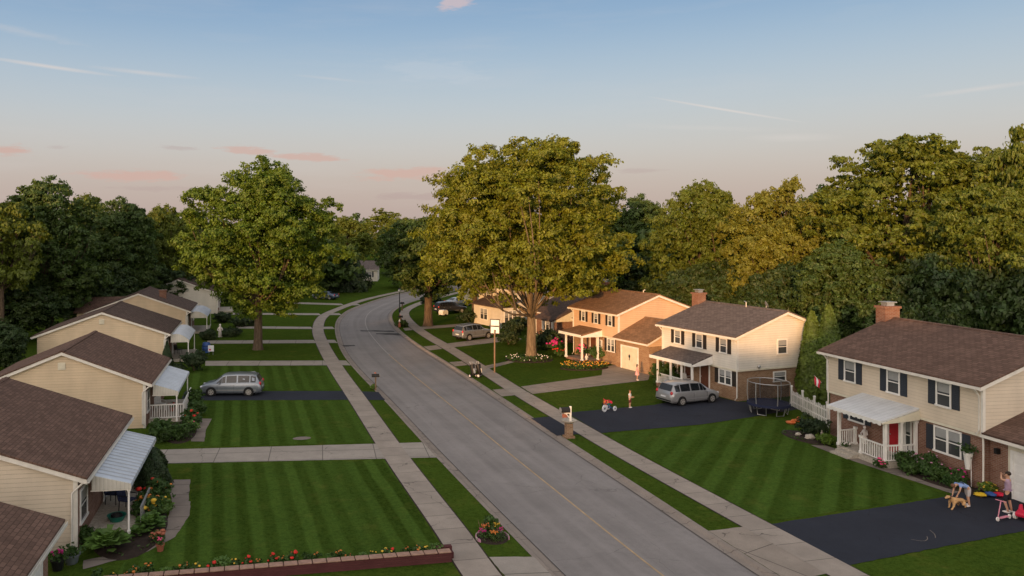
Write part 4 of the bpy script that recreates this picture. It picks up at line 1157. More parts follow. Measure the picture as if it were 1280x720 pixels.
def hosta(loc, r, label, seed, mat='leaf_hosta', n=60, flowers=None, name='hosta'):
    rng = np.random.default_rng(seed); m = MB()
    for k in range(n):
        an = rng.uniform(0, 6.283); f = rng.uniform(.35, 1.0); el = rng.uniform(.35, 1.0) * (1.3 - f)
        d = Vector((math.cos(an), math.sin(an), 0)); u = Vector((-d.y, d.x, 0)); w = r * .17 * rng.uniform(.8, 1.2)
        p = [d * (r * f * t) + Vector((0, 0, r * (.25 + el * 1.1) * math.sin(min(t * 1.9, 2.6)) * .75 + .02)) for t in (.25, .55, .8, 1.0)]
        vs = [p[0], p[1] + u * w * .8, p[1], p[1] - u * w * .8, p[2] + u * w, p[2] - Vector((0, 0, .02)), p[2] - u * w, p[3]]
        m.add([tuple(v) for v in vs], [(0, 2, 1), (0, 3, 2), (1, 2, 5, 4), (2, 3, 6, 5), (4, 5, 7), (5, 6, 7)])
    t = thing(name, label, 'plant', loc)
    m.build('leaves', M[mat], t)
    if flowers:
        fm = MB()
        for k in range(14):
            an = rng.uniform(0, 6.28); q = rng.uniform(.1, .7) * r; z = r * rng.uniform(1.0, 1.5)
            fm.ell((math.cos(an) * q, math.sin(an) * q, z), (.08, .08, .06), 6, 4); fm.bar((math.cos(an) * q * .6, math.sin(an) * q * .6, .1), (math.cos(an) * q, math.sin(an) * q, z), .01, 4)
        b = fm.build('blossom', M[flowers], t, 60); b['kind'] = 'stuff'
    return t
# left front gardens
hosta((-3.95, 31.4, GZ), 1.0, 'large light green hosta before the porch of the nearest bungalow', 1, n=110)
hosta((-2.5, 33.2, GZ), .8, 'green hosta with arching leaves inside the curve of the garden path', 2, n=80)
hosta((-2.9, 32.6, GZ), .55, 'smaller hosta at the porch edge between the two large hostas', 3, n=50)
bush((-2.75, 34.6, GZ), .75, .95, 'leaf_bush', 'clump of orange daylilies beside the porch rail', 11, 1800, .09, ['orange', 'yellow'], 9, fs=.12)
bush((-2.55, 35.9, GZ), .8, 1.25, 'leaf_bush', 'tall leafy plant with one red bloom by the awning post', 12, 1800, .09, ['red', 'orange'], 4, fs=.13)
bush((-2.15, 34.9, GZ), .5, .7, 'leaf_hosta', 'yellow flowering clump at the inner edge of the path', 13, 900, .08, 'yellow', 10, fs=.09)
bush((-2.1, 31.9, GZ), .35, .45, 'leaf_bush', 'small reddish plant at the curve of the path', 14, 500, .07, 'terracotta', 20, fs=.08)
bush((-5.0, 32.3, GZ), .5, .7, 'leaf_bush', 'dark plant against the wall under the front window of the nearest bungalow', 15, 900, .08)
bush((-2.95, 47.0, GZ), .95, 1.3, 'leaf_bush', 'larger round clipped bush before the railed porch', 21, 3600, .075)
bush((-1.75, 47.1, GZ), .8, .95, 'leaf_bush', 'smaller round clipped bush before the railed porch', 22, 2800, .075)
bush((-1.35, 50.3, GZ), .7, 1.0, 'leaf_bush', 'loose shrub with red flowers beside the railed porch', 23, 1600, .09, 'red', 7, fs=.1)
bush((-1.0, 52.6, GZ), .7, 1.3, 'leaf_bush', 'leafy shrub at the far corner of the railed porch path', 24, 1800, .09)
bush((-1.2, 54.9, GZ), .75, 1.5, 'leaf_bush', 'tall shrub beside the parked silver van', 25, 2000, .09)
bush((-1.2, 48.6, GZ), .5, .7, 'leaf_hosta', 'pale leafy plant at the near end of the railed porch', 26, 800, .08, 'pink', 6)
bush((-1.5, 69.4, GZ), 1.15, 2.0, 'leaf_conifer', 'dark rounded yew beside the arched awning of the third bungalow', 27, 4200, .1)
bush((-2.8, 68.3, GZ), .6, .9, 'leaf_conifer', 'small dark bush at the corner of the third bungalow', 28, 1600, .09)
cone_plant('shrub', (-3.9, 70.9, GZ), 2.4, 1.1, 'leaf_conifer', 'pointed dark evergreen against the gable of the third bungalow', 2600, .1, .8, 'shrub', 29)
bush((-.4, 88.5, GZ), 1.1, 1.1, 'leaf_conifer', 'dark spreading bush beside the white statue', 30, 2800, .11)
bush((2.2, 90.8, GZ), 1.4, .8, 'leaf_conifer', 'low dark hedge bush behind the maple trunk', 31, 2800, .11)
bush((3.8, 99.5, GZ), 1.6, 1.0, 'leaf_conifer', 'low dark bush left of the maple trunk, beyond the second walk', 32, 2800, .12)
bush((1.2, 104, GZ), 1.5, 1.2, 'leaf_conifer', 'dark bush before the porch of the bungalow with the chimney', 33, 2800, .12)
# right front gardens
bush((35.2, 54.6, GZ), 1.35, 1.75, 'leaf_bush', 'big round clipped bush behind the parked silver minivan', 41, 5200, .085)
bush((37.0, 58.0, GZ), .8, 1.1, 'leaf_bush', 'small round bush before the brick garage of the peach house', 42, 2400, .08)
bush((35.7, 66.2, GZ), 1.4, 1.3, 'leaf_bush', 'rounded shrub before the window of the peach house', 43, 3600, .09)
bush((34.6, 67.6, GZ), .6, 1.5, 'leaf_bush', 'bright pink flowering plant at the porch post of the peach house', 44, 1200, .09, 'pink', 34, fs=.14)
bush((33.2, 70.6, GZ), .7, 1.9, 'leaf_bush', 'magenta flowering shrub left of the peach house porch', 45, 1500, .09, 'magenta', 40, fs=.14)
bush((33.2, 69.3, GZ), .7, .9, 'leaf_bush', 'low red flowering plant left of the peach house porch steps', 46, 1300, .09, 'red', 22, fs=.1)
for i, (x, y, r, h, lab) in enumerate([(32.6, 73.4, 1.4, 1.6, 'dark shrub in front of the low brown brick house'), (31.0, 77.5, 1.3, 1.5, 'dark rounded shrub right of the big trunk'), (34.5, 74.5, 1.3, 1.9, 'dark tall shrub between brown brick house and peach house'), (34.2, 84.6, 1.6, 1.6, 'dark hedge bush before the white cottage'), (36.2, 87.2, 1.2, 1.8, 'dark upright bush below the white cottage window'), (33.3, 97, 1.8, 1.4, 'dark bush at the thin street tree'), (33.2, 118.5, 1.0, 2.0, 'dark clipped bush right of the far lamp'), (35.0, 118.0, 1.0, 2.1, 'dark clipped bush beyond the one right of the far lamp')]):
    bush((x, y, GZ), r, h, 'leaf_conifer', lab, 60 + i, 2400, .12)
bush((35.2, 39.2, GZ), .95, 1.25, 'leaf_conifer', 'dark round bush in the mulch bed left of the red door porch', 71, 3000, .07)
bush((34.6, 37.5, GZ), .6, .6, 'leaf_lime', 'lime green mound plant by the porch steps of the cream house', 72, 1500, .07)
bush((33.9, 33.2, GZ), .35, .5, 'leaf_bush', 'pink petunias at the foot of the porch post', 73, 500, .06, 'pink', 12, fs=.08)
for i, (x, y, r, h, fl, lab) in enumerate([(35.0, 32.5, .7, .95, None, 'leafy green shrub right of the white porch'), (35.2, 31.4, .7, 1.2, 'mauve', 'tall pink flowering shrub below the double window'), (34.9, 30.6, .65, .8, None, 'mid green shrub in the bed under the double window'), (35.3, 30.0, .6, .75, 'magenta', 'shrub with magenta blooms below the white hanging planter'), (34.8, 29.6, .5, .6, None, 'low green shrub at the driveway end of the bed'), (34.55, 31.7, .55, .7, None, 'low shrub at the path edge in front of the flowering shrub')]):
    bush((x, y + .3, GZ), r, h, 'leaf_bush', lab, 80 + i, 2200, .065, fl, 26, fs=.06)
bush((35.6, 28.95, GZ), .4, .5, 'leaf_lime', 'yellow flowering clump at the brick corner beside the driveway', 90, 800, .06, 'yellow', 22, fs=.05)

def bed(name, loc, rx, ry, label, mats, n, seed, h=.28, rim=None):
    rng = np.random.default_rng(seed); t = thing(name, label, 'flower bed', loc)
    m = MB(); m.lathe([(1, 0), (.97, .05), (.6, .09), (.02, .1)], n=26); m.v = [(x * rx, y * ry, z) for x, y, z in m.v]; m.build('soil', M['soil'], t, 60)
    q = rng.uniform(0, 1, n) ** .5; an = rng.uniform(0, 6.283, n)
    P = np.stack([np.cos(an) * q * rx * .95, np.sin(an) * q * ry * .95, rng.uniform(.06, h, n)], 1)
    o = bpy.data.objects.new('leaves', leaf_mesh('leaves', P, rng.normal(size=(n, 3)) + np.array([0, 0, 1.2]), .09, rng, M['leaf_bush'])); COL.objects.link(o); o.parent = t
    for fl, k in mats:
        m = MB()
        for i in range(k):
            a = rng.uniform(0, 6.283); s = rng.uniform(.5, .98) if rim else rng.uniform(0, 1) ** .5
            m.ell((math.cos(a) * s * rx, math.sin(a) * s * ry, h * rng.uniform(.75, 1.15)), (.055, .055, .04), 6, 4)
        b = m.build('blossom', M[fl], t, 60); b['kind'] = 'stuff'
    return t
bed('flower_bed', (29.4, 68.2, GZ), 2.3, 2.0, 'round mulch ring with white flowers round the trunk of the big tree', [('petal_white', 42)], 900, 1, .3, True)
bed('flower_bed', (32.4, 62.9, GZ), 2.3, 1.3, 'oval bed of orange and yellow flowers before the peach house', [('orange', 70), ('yellow', 50)], 1100, 2, .45)
bed('flower_bed', (34.5, 39.0, GZ), 1.0, 1.7, 'mulch bed with stones and bush at the corner of the cream house', [], 60, 3, .12)
bed('flower_bed', (35.0, 30.9, GZ), .75, 2.2, 'mulch bed under the shrubs along the brick front of the cream house', [], 80, 4, .12)
bed('flower_bed', (-3.3, 33.6, GZ), 1.5, 3.2, 'mulch bed between porch and curved garden path of the nearest bungalow', [], 160, 5, .15)
bed('flower_bed', (-1.9, 48.7, GZ), 1.0, 2.6, 'mulch bed along the railed porch with the round bushes', [], 120, 6, .15)

# scalloped ring bed on the near left verge
t = thing('ring_planter', 'small round verge bed edged in pale and pink scallops with orange flowers', 'flower bed', (11.0, 29.2, GZ))
m = MB(); m.lathe([(.95, 0), (.9, .06), (.02, .1)], n=22); m.build('soil', M['soil'], t, 60)
for k in range(20):
    a = 2 * math.pi * k / 20
    if 3.7 < a < 5.7: continue
    m = MB(); m.T = Matrix.Translation((math.cos(a), math.sin(a), 0)) @ Matrix.Rotation(a, 4, 'Z')
    m.ext([(.03 * 0 - .03, 0), (.03, 0), (.03, .11), (-.03, .11)], -.13, .13); m.path([(0, -.12, .11), (0, -.06, .16), (0, .06, .16), (0, .12, .11)], .03, 5)
    m.build('edging_tile', M['mauve' if k % 2 else 'stone'], t)
rng = np.random.default_rng(9); n = 700
an = rng.uniform(0, 6.28, n); q = rng.uniform(0, .85, n)
P = np.stack([np.cos(an) * q, np.sin(an) * q, rng.uniform(.05, .38, n)], 1)
o = bpy.data.objects.new('leaves', leaf_mesh('leaves', P, rng.normal(size=(n, 3)) + [0, 0, 1], .07, rng, M['leaf_bush'])); COL.objects.link(o); o.parent = t
for fl, cx, cy, cz, k, s in (('orange', 0, -.25, .45, 26, .25), ('magenta', -.5, .3, .35, 16, .3), ('magenta', .6, .3, .35, 14, .25), ('yellow', .45, .45, .6, 14, .25), ('toy_orange', -.3, .45, .6, 14, .3)):
    m = MB()
    for i in range(k):
        p = rng.normal(0, s * .5, 3); m.ell((cx + p[0], cy + p[1], cz + abs(p[2]) * .7), (.045, .045, .04), 6, 4)
    b = m.build('blossom', M[fl], t, 60); b['kind'] = 'stuff'
m = MB()
for i in range(16):
    x, y = rng.uniform(-.6, .6), rng.uniform(.2, .7); m.path([(x, y, .1), (x * 1.05, y * 1.05, .5), (x * 1.25, y * 1.1, rng.uniform(.7, 1.05))], [.012, .01, .006], 4)
m.build('stalks', M['wood'], t); t.scale = (.66, .66, .66)
bush((11.1, 29.65, GZ + .05), .34, .75, 'leaf_bush', 'dark leafy shrub standing at the back of the scalloped ring bed', 95, 900, .07)

# red block retaining wall with seedlings
rw = thing('retaining_wall', 'low dark red block wall with terracotta capping across the near left lawn', 'wall', (0, 0, GZ))
A, B = Vector((8.75, 27.72, 0)), Vector((-4.2, 28.25, 0)); L = (B - A).length; T = Matrix.Translation(A) @ Matrix.Rotation(math.atan2((B - A).y, (B - A).x), 4, 'Z')
m = MB(); m.T = T; m.box(0, L, 0, .25, -.05, .36); m.build('wall', M['wall_red'], rw)
for k in range(int(L / .52)):
    m = MB(); m.T = T; m.box(k * .52 + .015, k * .52 + .505, -.04, .29, .362, .41); m.build('capping_block', M['wall_cap'], rw, bevel=.02)
m = MB(); m.T = T; m.box(-.15, 0.6, -.45, -.251, 0, .38); m.box(-.15, .6, -.251, 0.0, 0, .25); m.build('end_pier', M['wall_red'], rw)
sb = sheet('planting_strip', [tuple((T @ Vector(p))[:2]) for p in ((0, -.03, 0), (L, -.03, 0), (L, -.75, 0), (0, -.75, 0))], GZ + .02, M['soil'], .06, .4, 77)
sd = {}
for i in range(30):
    x = .4 + i * .42 + rnd.uniform(-.12, .12); p = T @ Vector((x, -.35 + rnd.uniform(-.15, .12), 0)); kind = rnd.choice(['a', 'b', 'c', 'd', 'e'])
    g = 'small plants in a row along the retaining wall'
    labs = dict(a='small orange flowering seedling in the row along the red wall', b='pale green lettuce like plant in the row along the red wall', c='small red flowering seedling in the row along the red wall', d='small plain green seedling in the row along the red wall', e='small yellow flowering seedling in the row along the red wall')
    if kind not in sd:
        fl = dict(a='orange', b=None, c='red', d=None, e='yellow')[kind]
        sd[kind] = bush((p.x, p.y, GZ + .02), .24 if kind != 'b' else .34, .5, 'leaf_hosta' if kind in 'b' else 'leaf_bush', labs[kind], 200 + i, 260, .055, fl, 5, 'plant', 'seedling', g, .06)
    else:
        c = copy_tree(sd[kind]); c.location = (p.x, p.y, GZ + .02); c.rotation_euler.z = rnd.uniform(0, 6); k = rnd.uniform(.7, 1.25); c.scale = (k, k, k)

# ------------------------------------------------------------------ vehicles (front at -x, rear at +x)
def car(label, loc, rz, paint, st, wheels=(.95, 3.8), wr=.335, cat='car', name='parked_car', cab=None, rails=True):
    """st: list of (x, halfwidth, bottom, belt, top, roof_halfwidth); cab = (i0,i1,i2,i3) windscreen base, top, rear top, rear base"""
    t = thing(name, label, cat, loc, rz)
    def sec(s):
        x, w, b, be, tp, rw = s
        return [(w * .86, b), (w * .985, b + .12), (w, (b + be) / 2), (w * .985, be - .07), (w * .95, be), (rw, tp - .055 if tp - be > .3 else tp - .02), (rw * .82, tp), (0, tp + .015)]
    m = MB(); n = len(sec(st[0]))
    vs = []
    for s in st:
        q = sec(s); vs += [(s[0], y, z) for y, z in q] + [(s[0], -y, z) for y, z in reversed(q[:-1])]
    k = 2 * n - 1
    fs = [(i * k + j, i * k + (j + 1) % k, (i + 1) * k + (j + 1) % k, (i + 1) * k + j) for i in range(len(st) - 1) for j in range(k)]
    fs += [tuple(range(k)), tuple(range((len(st) - 1) * k, len(st) * k))]
    m.add(vs, fs)
    m.build('body', M[paint], t, 32)
    i0, i1, i2, i3 = cab
    def rowpt(i, j, sgn): q = sec(st[i]); return Vector((st[i][0], sgn * q[j][0], q[j][1]))
    def pane(nm, a, b, c, d, out, ins=(.06, .94, .1, .92)):
        g = MB(); u0, u1, v0, v1 = ins
        f = lambda u, v: a.lerp(b, u).lerp(d.lerp(c, u), v) + out
        g.add([f(u0, v0), f(u1, v0), f(u1, v1), f(u0, v1)], [(0, 1, 2, 3)]); g.build(nm, M['glass_dark'], t)
    for sg in (1, -1):
        o = Vector((0, .012 * sg, .004))
        ids = list(range(i0, i3 + 1))
        mids = [i for i in ids if i1 <= i <= i2]
        a, b, c = rowpt(i0, 4, sg), rowpt(i1, 4, sg), rowpt(i1, 5, sg)
        g = MB(); g.add([a.lerp(b, .42) + o + Vector((0, 0, .05)), b + o + Vector((-.02, 0, .06)), c.lerp(b, .12) + o], [(0, 1, 2)]); g.build('side_window', M['glass_dark'], t)
        for p, q in zip(mids, mids[1:]): pane('side_window', rowpt(p, 4, sg), rowpt(q, 4, sg), rowpt(q, 5, sg), rowpt(p, 5, sg), o)
    up = Vector((0, 0, .012))
    pane('windscreen', rowpt(i0, 6, 1), rowpt(i0, 6, -1), rowpt(i1, 6, -1), rowpt(i1, 6, 1), up, (-.06, 1.06, .1, .93))
    pane('rear_window', rowpt(i3, 6, 1), rowpt(i3, 6, -1), rowpt(i2, 6, -1), rowpt(i2, 6, 1), Vector((.02, 0, .01)), (-.06, 1.06, .12, .92))
    W = max(s[1] for s in st); x0, x1 = st[0][0], st[-1][0]
    for wx in wheels:
        for sg in (1, -1):
            a = MB(); a.T = Matrix.Translation((wx, sg * (W - .07), wr)) @ Matrix.Rotation(R(90), 4, 'X')
            a.lathe([(wr + .07, -.085), (wr + .07, .085)], n=22); a.build('wheel_arch', M['black'], t, 50)
            w = MB(); w.T = Matrix.Translation((wx, sg * (W - .06), wr)) @ Matrix.Rotation(R(90), 4, 'X')
            w.lathe([(wr * .7, -.11), (wr * .93, -.115), (wr, -.08), (wr, .08), (wr * .93, .115), (wr * .7, .11)], n=22)
            wo = w.build('wheel', M['rubber'], t, 50)
            r = MB(); r.T = Matrix.Translation((wx, sg * (W - .06), wr)) @ Matrix.Rotation(R(90), 4, 'X')
            r.lathe([(.05, -.122), (wr * .3, -.117), (wr * .66, -.12), (wr * .66, .12), (wr * .3, .117), (.05, .122)], n=20)
            ro = r.build('rim', M['alloy'], wo, 50)
            h = MB(); h.T = r.T
            for q in range(5):
                an = q * 1.2566
                for zz in (-.124, .124): h.ell((math.cos(an) * wr * .42, math.sin(an) * wr * .42, zz), (wr * .13, wr * .13, .006), 6, 3)
            h.build('rim_gap', M['black'], ro)
    f, b = st[1], st[-2]
    for sg in (1, -1):
        m = MB(); m.ell((x0 + .13, sg * f[1] * .78, f[3] + .01), (.14, .17, .09), 10, 6); m.build('headlight', M['lamp_clear'], t, 60)
        m = MB(); m.ell((x1 - .10, sg * b[1] * .86, b[3] + .02), (.10, .12, .15), 10, 6); m.build('tail_light', M['lamp_red'], t, 60)
        m = MB(); m.ell((st[i0][0] + .55, sg * (W + .07), st[i0][3] + .09), (.07, .10, .07), 8, 6); m.build('mirror', M[paint], t, 60)
        for hx in (st[i1][0] + .75, st[i1][0] + 1.75):
            m = MB(); m.box(hx, hx + .17, sg * W * .985 - .02, sg * W * .985 + .02, st[i1][3] - .14, st[i1][3] - .11); m.build('door_handle', M['steel'], t)
        m = MB(); m.box(st[i0][0] + .1, st[i2][0], sg * W - .012, sg * W + .012, .46, .52); m.build('side_trim', M['steel'], t)
        for hx in (st[i1][0] + .95, st[i1][0] + .1 - .45):
            m = MB(); m.box(hx - .006, hx + .006, sg * W * .992 - .01, sg * W * .992 + .01, .32, st[i1][3] - .08); m.build('door_gap', M['black'], t)
        if rails:
            m = MB(); rw = st[i1][5] * .88; z = st[i1][4]
            m.path([(st[i1][0] + .2, sg * rw, z - .02), (st[i1][0] + .35, sg * rw, z + .06), (st[i2][0] - .35, sg * rw, st[i2][4] + .07), (st[i2][0] - .2, sg * rw, st[i2][4] - .0)], .022, 6); m.build('roof_rail', M['steel'], t, 60)
    m = MB(); m.box(x0 - .03, x0 + .10, -.55, .55, .28, .42); m.build('grille', M['black'], t, bevel=.02)
    m = MB(); m.box(x1 - .08, x1 + .02, -.26, .26, .62, .74); m.build('number_plate', M['cloth_white'], t)
    m = MB(); m.box(x1 - .16, x1 + .035, -.78, .78, .36, .46); m.build('bumper', M['black'], t, bevel=.03)
    return t
MPV = [(0, .62, .34, .60, .64, .50), (.10, .80, .24, .70, .78, .64), (.45, .90, .20, .84, .93, .72), (1.0, .93, .19, .95, 1.06, .76), (1.75, .94, .19, 1.0, 1.58, .70), (2.05, .94, .19, 1.01, 1.69, .69), (2.95, .94, .19, 1.02, 1.74, .69), (3.95, .94, .19, 1.04, 1.71, .67), (4.42, .93, .22, 1.05, 1.63, .64), (4.72, .90, .26, .98, 1.06, .72), (4.82, .84, .32, .70, .78, .66)]
SUV = [(0, .66, .40, .68, .72, .54), (.10, .84, .28, .80, .88, .70), (.6, .92, .25, .94, 1.03, .76), (1.3, .94, .24, 1.02, 1.12, .78), (2.0, .94, .24, 1.06, 1.66, .68), (2.5, .94, .24, 1.07, 1.74, .68), (3.2, .94, .24, 1.08, 1.75, .67), (4.1, .94, .26, 1.1, 1.70, .65), (4.4, .93, .3, 1.1, 1.6, .63), (4.68, .90, .34, 1.0, 1.08, .72), (4.76, .84, .4, .74, .82, .66)]
SED = [(0, .62, .34, .58, .62, .50), (.12, .80, .24, .66, .74, .66), (.6, .88, .2, .8, .86, .72), (1.35, .9, .19, .88, .96, .74), (2.05, .9, .19, .9, 1.38, .58), (2.6, .9, .19, .91, 1.44, .58), (3.25, .9, .19, .92, 1.38, .57), (3.95, .9, .22, .92, 1.02, .72), (4.45, .87, .26, .84, .98, .70), (4.58, .8, .34, .66, .74, .62)]
car('silver blue minivan parked on the black driveway on the left', (-.75, 59.55, GZ + .016), -12, 'silver', MPV, (.93, 3.85), .34, 'minivan', 'parked_minivan', (3, 4, 8, 9)).scale = (.95, .95, .91)
car('silver minivan parked nose in by the white house porch', (35.55, 49.3, GZ + .016), 189, 'silver_warm', MPV, (.93, 3.85), .34, 'minivan', 'parked_minivan', (3, 4, 8, 9)).scale = (.93, .93, .90)
car('pewter sport utility car with dark roof parked on the far right lawn drive', (30.9, 83.2, GZ + .016), 203, 'tan_car', SUV, (.95, 3.8), .36, 'car', 'parked_car', (3, 4, 8, 9))
car('dark blue car parked far down the left side', (17.6, 135.2, GZ + .016), -38, 'blue_car', SED, (.9, 3.6), .32, 'car', 'parked_car', (3, 4, 6, 7), False)
car('dark car in the shade right of the thin street tree', (36.5, 108.5, GZ), 190, 'dark_car', SUV, (.95, 3.8), .36, 'car', 'parked_car', (3, 4, 8, 9))
car('pale grey car in the shade beyond the street trees', (40.5, 118, GZ), 200, 'grey_car', SED, (.9, 3.6), .32, 'car', 'parked_car', (3, 4, 6, 7), False)
car('small pale car parked at the far bend of the street', (36.5, 128.5, GZ), 60, 'grey_car', SED, (.9, 3.6), .32, 'car', 'parked_car', (3, 4, 6, 7), False)

# ------------------------------------------------------------------ street and garden furniture
def mailbox_on(t, z, ang=0, col='black', flag='terracotta'):
    m = MB(); m.T = Matrix.Translation((0, 0, z)) @ Matrix.Rotation(R(ang), 4, 'Z')
    prof = [(-.12, 0), (.12, 0), (.12, .14), (.085, .21), (0, .245), (-.085, .21), (-.12, .14)]
    m.ext(prof, -.30, .30); b = m.build('letter_box', M[col], t, 35, .006)
    m2 = MB(); m2.T = m.T; m2.ext([(x * 1.05, zz * 1.05 - .004) for x, zz in prof], -.325, -.301); m2.build('flap', M['steel'], b)
    m3 = MB(); m3.T = m.T; m3.box(.125, .14, -.05, -.02, .05, .33); m3.box(.125, .14, -.05, .09, .25, .33); m3.build('flag', M[flag], b)
t = thing('mailbox', 'black mailbox on a wooden post by the left kerb at the black driveway', 'mailbox', (12.25, 57.75, GZ), -8)
m = MB(); m.box(-.05, .05, -.05, .05, -.1, 1.05); m.box(-.05, .05, -.25, .2, .98, 1.049); m.build('post', M['wood'], t); mailbox_on(t, 1.052, 90)
bush((12.2, 58.2, GZ), .3, .4, 'leaf_lime', 'yellow green grass tuft at the foot of the left mailbox', 301, 300, .07)
t = thing('mailbox', 'mailbox on a brick pillar with planter bowl at the right kerb', 'mailbox', (20.75, 42.25, GZ), 0)
m = MB(); m.box(-.28, .28, -.28, .28, -.1, .12); m.box(-.19, .19, -.19, .19, .12, .85); m.build('pillar', M['brick_tan'], t, bevel=.02)
m = MB(); m.lathe([(.2, .852), (.42, .98), (.46, 1.04), (.4, 1.04), (.05, .95)], n=18); m.build('planter_bowl', M['stone'], t, 50)
m = MB(); m.box(.05, .15, -.05, .05, .96, 1.86); m.box(-.3, .05, -.04, .04, 1.42, 1.5); m.path([(.06, 0, 1.15), (-.2, 0, 1.42)], .03, 5); m.build('post', M['white'], t)
m = MB(); m.box(-.5, .04, -.12, .12, 1.505, 1.53); m.build('tray', M['wood'], t)
m = MB(); m.T = Matrix.Translation((-.22, 0, 1.535)) @ Matrix.Rotation(R(90), 4, 'Z')
pf = [(-.14, 0), (.14, 0), (.14, .16), (.1, .25), (0, .29), (-.1, .25), (-.14, .16)]
m.ext(pf, -.25, .32); b = m.build('letter_box', M['black'], t, 35, .006)
m2 = MB(); m2.T = m.T; m2.ext([(x * .98, z * .98) for x, z in pf], .321, .335); m2.build('flap', M['steel'], b)
m3 = MB(); m3.box(-.42, -.08, -.02, .02, 1.2, 1.42); m3.build('newspaper_tube', M['terracotta'], t, bevel=.01)
for (x, y, lab) in ((23.5, 95.4, 'dark mailbox with small roof on the far right verge before the bend'), (28.0, 112.6, 'dark mailbox beside the far lamp post')):
    t = thing('mailbox', lab, 'mailbox', (x, y, GZ), 20)
    m = MB(); m.box(-.06, .06, -.06, .06, -.1, 1.05); m.build('post', M['wood'], t); mailbox_on(t, 1.052, 80)
bush((23.5, 94.6, GZ), .9, .7, 'leaf_dark', 'dark low plants round the roofed mailbox on the far right verge', 310, 900, .12)
t = thing('gnome', 'small pale garden figure with white cap standing at the far verge bed', 'statue', (23.0, 93.9, GZ))
m = MB(); m.lathe([(.16, 0), (.2, .15), (.14, .5), (.1, .6)], n=12); m.build('body', M['terracotta'], t, 60); m = MB(); m.ell((0, 0, .7), (.11, .11, .13), 10, 8); m.build('head', M['skin'], t, 60); m = MB(); m.lathe([(.12, .76), (.02, 1.05)], n=10); m.build('cap', M['petal_white'], t, 60)
t = thing('street_lamp', 'black lamp post with milky globe at the far bend', 'lamp post', (27.1, 110.6, GZ))
m = MB(); m.lathe([(.16, -.1), (.16, .3), (.08, .4), (.055, 2.9), (.1, 2.95)], n=12); m.build('post', M['black'], t, 40)
m = MB(); m.ell((0, 0, 3.22), (.24, .24, .27), 14, 10); m.build('lamp_globe', M['glow'], t, 60); m = MB(); m.lathe([(.26, 3.4), (.03, 3.6)], n=12); m.build('lamp_cap', M['black'], t, 40)
# basketball hoop
t = thing('basketball_hoop', 'tall basketball hoop with black framed white backboard on a brown pole', 'basketball hoop', (23.75, 62.5, GZ), 60)
m = MB(); m.path([(0, 0, -.1), (0, 0, 3.3), (.12, 0, 3.7)], .07, 8); m.build('pole', M['wood'], t, 60)
bb = MB(); bb.box(.18, .22, -.36, .36, 3.4, 4.55); b = bb.build('backboard', M['white'], t)
for q in ((-.42, .42, 3.33, 3.399), (-.42, .42, 4.551, 4.62), (-.42, -.361, 3.399, 4.551), (.361, .42, 3.399, 4.551)):
    m = MB(); m.box(.16, .24, *q); m.build('board_frame', M['black'], b)
m = MB(); m.box(.165, .179, -.34, .34, 3.95, 4.06); m.box(.221, .235, -.34, .34, 3.95, 4.06); m.build('stripe', M['black'], b)
m = MB(); m.path([(.24 + .23 + .23 * math.cos(a * .5236 + math.pi), .23 * math.sin(a * .5236), 3.45) for a in range(13)], .018, 5); m.build('rim', M['toy_orange'], t)
m = MB(); m.path([(0, 0, 3.0), (.3, .0, 3.35)], .04, 6); m.path([(0, .0, 2.75), (.12, 0, 3.34)], .05, 6); m.build('bracket', M['toy_red'], t)
# two bins with lids on the verge (dark wheeled carts)
for dx, lab in ((0, 'black wheeled golf bag cart standing on the right verge, left of the pair'), (.62, 'black wheeled golf bag cart standing on the right verge, right of the pair')):
    t = thing('golf_cart_bag', lab, 'golf bag', (21.3 + dx, 60.9 + dx * .15, GZ), 20 + dx * 60)
    m = MB(); m.T = Matrix.Rotation(R(-12), 4, 'X'); m.lathe([(.17, .18), (.2, .22), (.19, .7), (.22, 1.05), (.2, 1.1)], n=14); bg = m.build('bag', M['black'], t, 50)
    m = MB(); m.T = Matrix.Rotation(R(-12), 4, 'X'); m.box(-.1, .1, -.26, -.18, .35, .75); m.build('pocket', M['steel'], bg, bevel=.03)
    for sg in (-.33, .33):
        m = MB(); m.T = Matrix.Translation((sg, .1, .17)) @ Matrix.Rotation(R(90), 4, 'Y'); m.lathe([(.1, -.03), (.17, -.02), (.17, .02), (.1, .03)], n=16); w = m.build('wheel', M['rubber'], t, 50)
        m = MB(); m.T = Matrix.Translation((sg, .1, .17)) @ Matrix.Rotation(R(90), 4, 'Y'); m.lathe([(.02, -.034), (.1, -.034), (.1, .034), (.02, .034)], n=12); m.build('hub', M['petal_white'], w, 50)
    m = MB(); m.path([(-.33, .1, .17), (.33, .1, .17)], .02, 6); m.path([(0, .1, .17), (0, .35, 1.0), (0, .6, 1.25)], .02, 6); m.build('trolley_frame', M['steel'], t, 60)
    m = MB()
    for k in range(5): an = k * 1.25; m.path([(math.cos(an) * .1, .22 + math.sin(an) * .1, 1.05), (math.cos(an) * .13, .26 + math.sin(an) * .1, 1.3)], [.012, .03], 5)
    m.build('clubs', M['steel'], t)
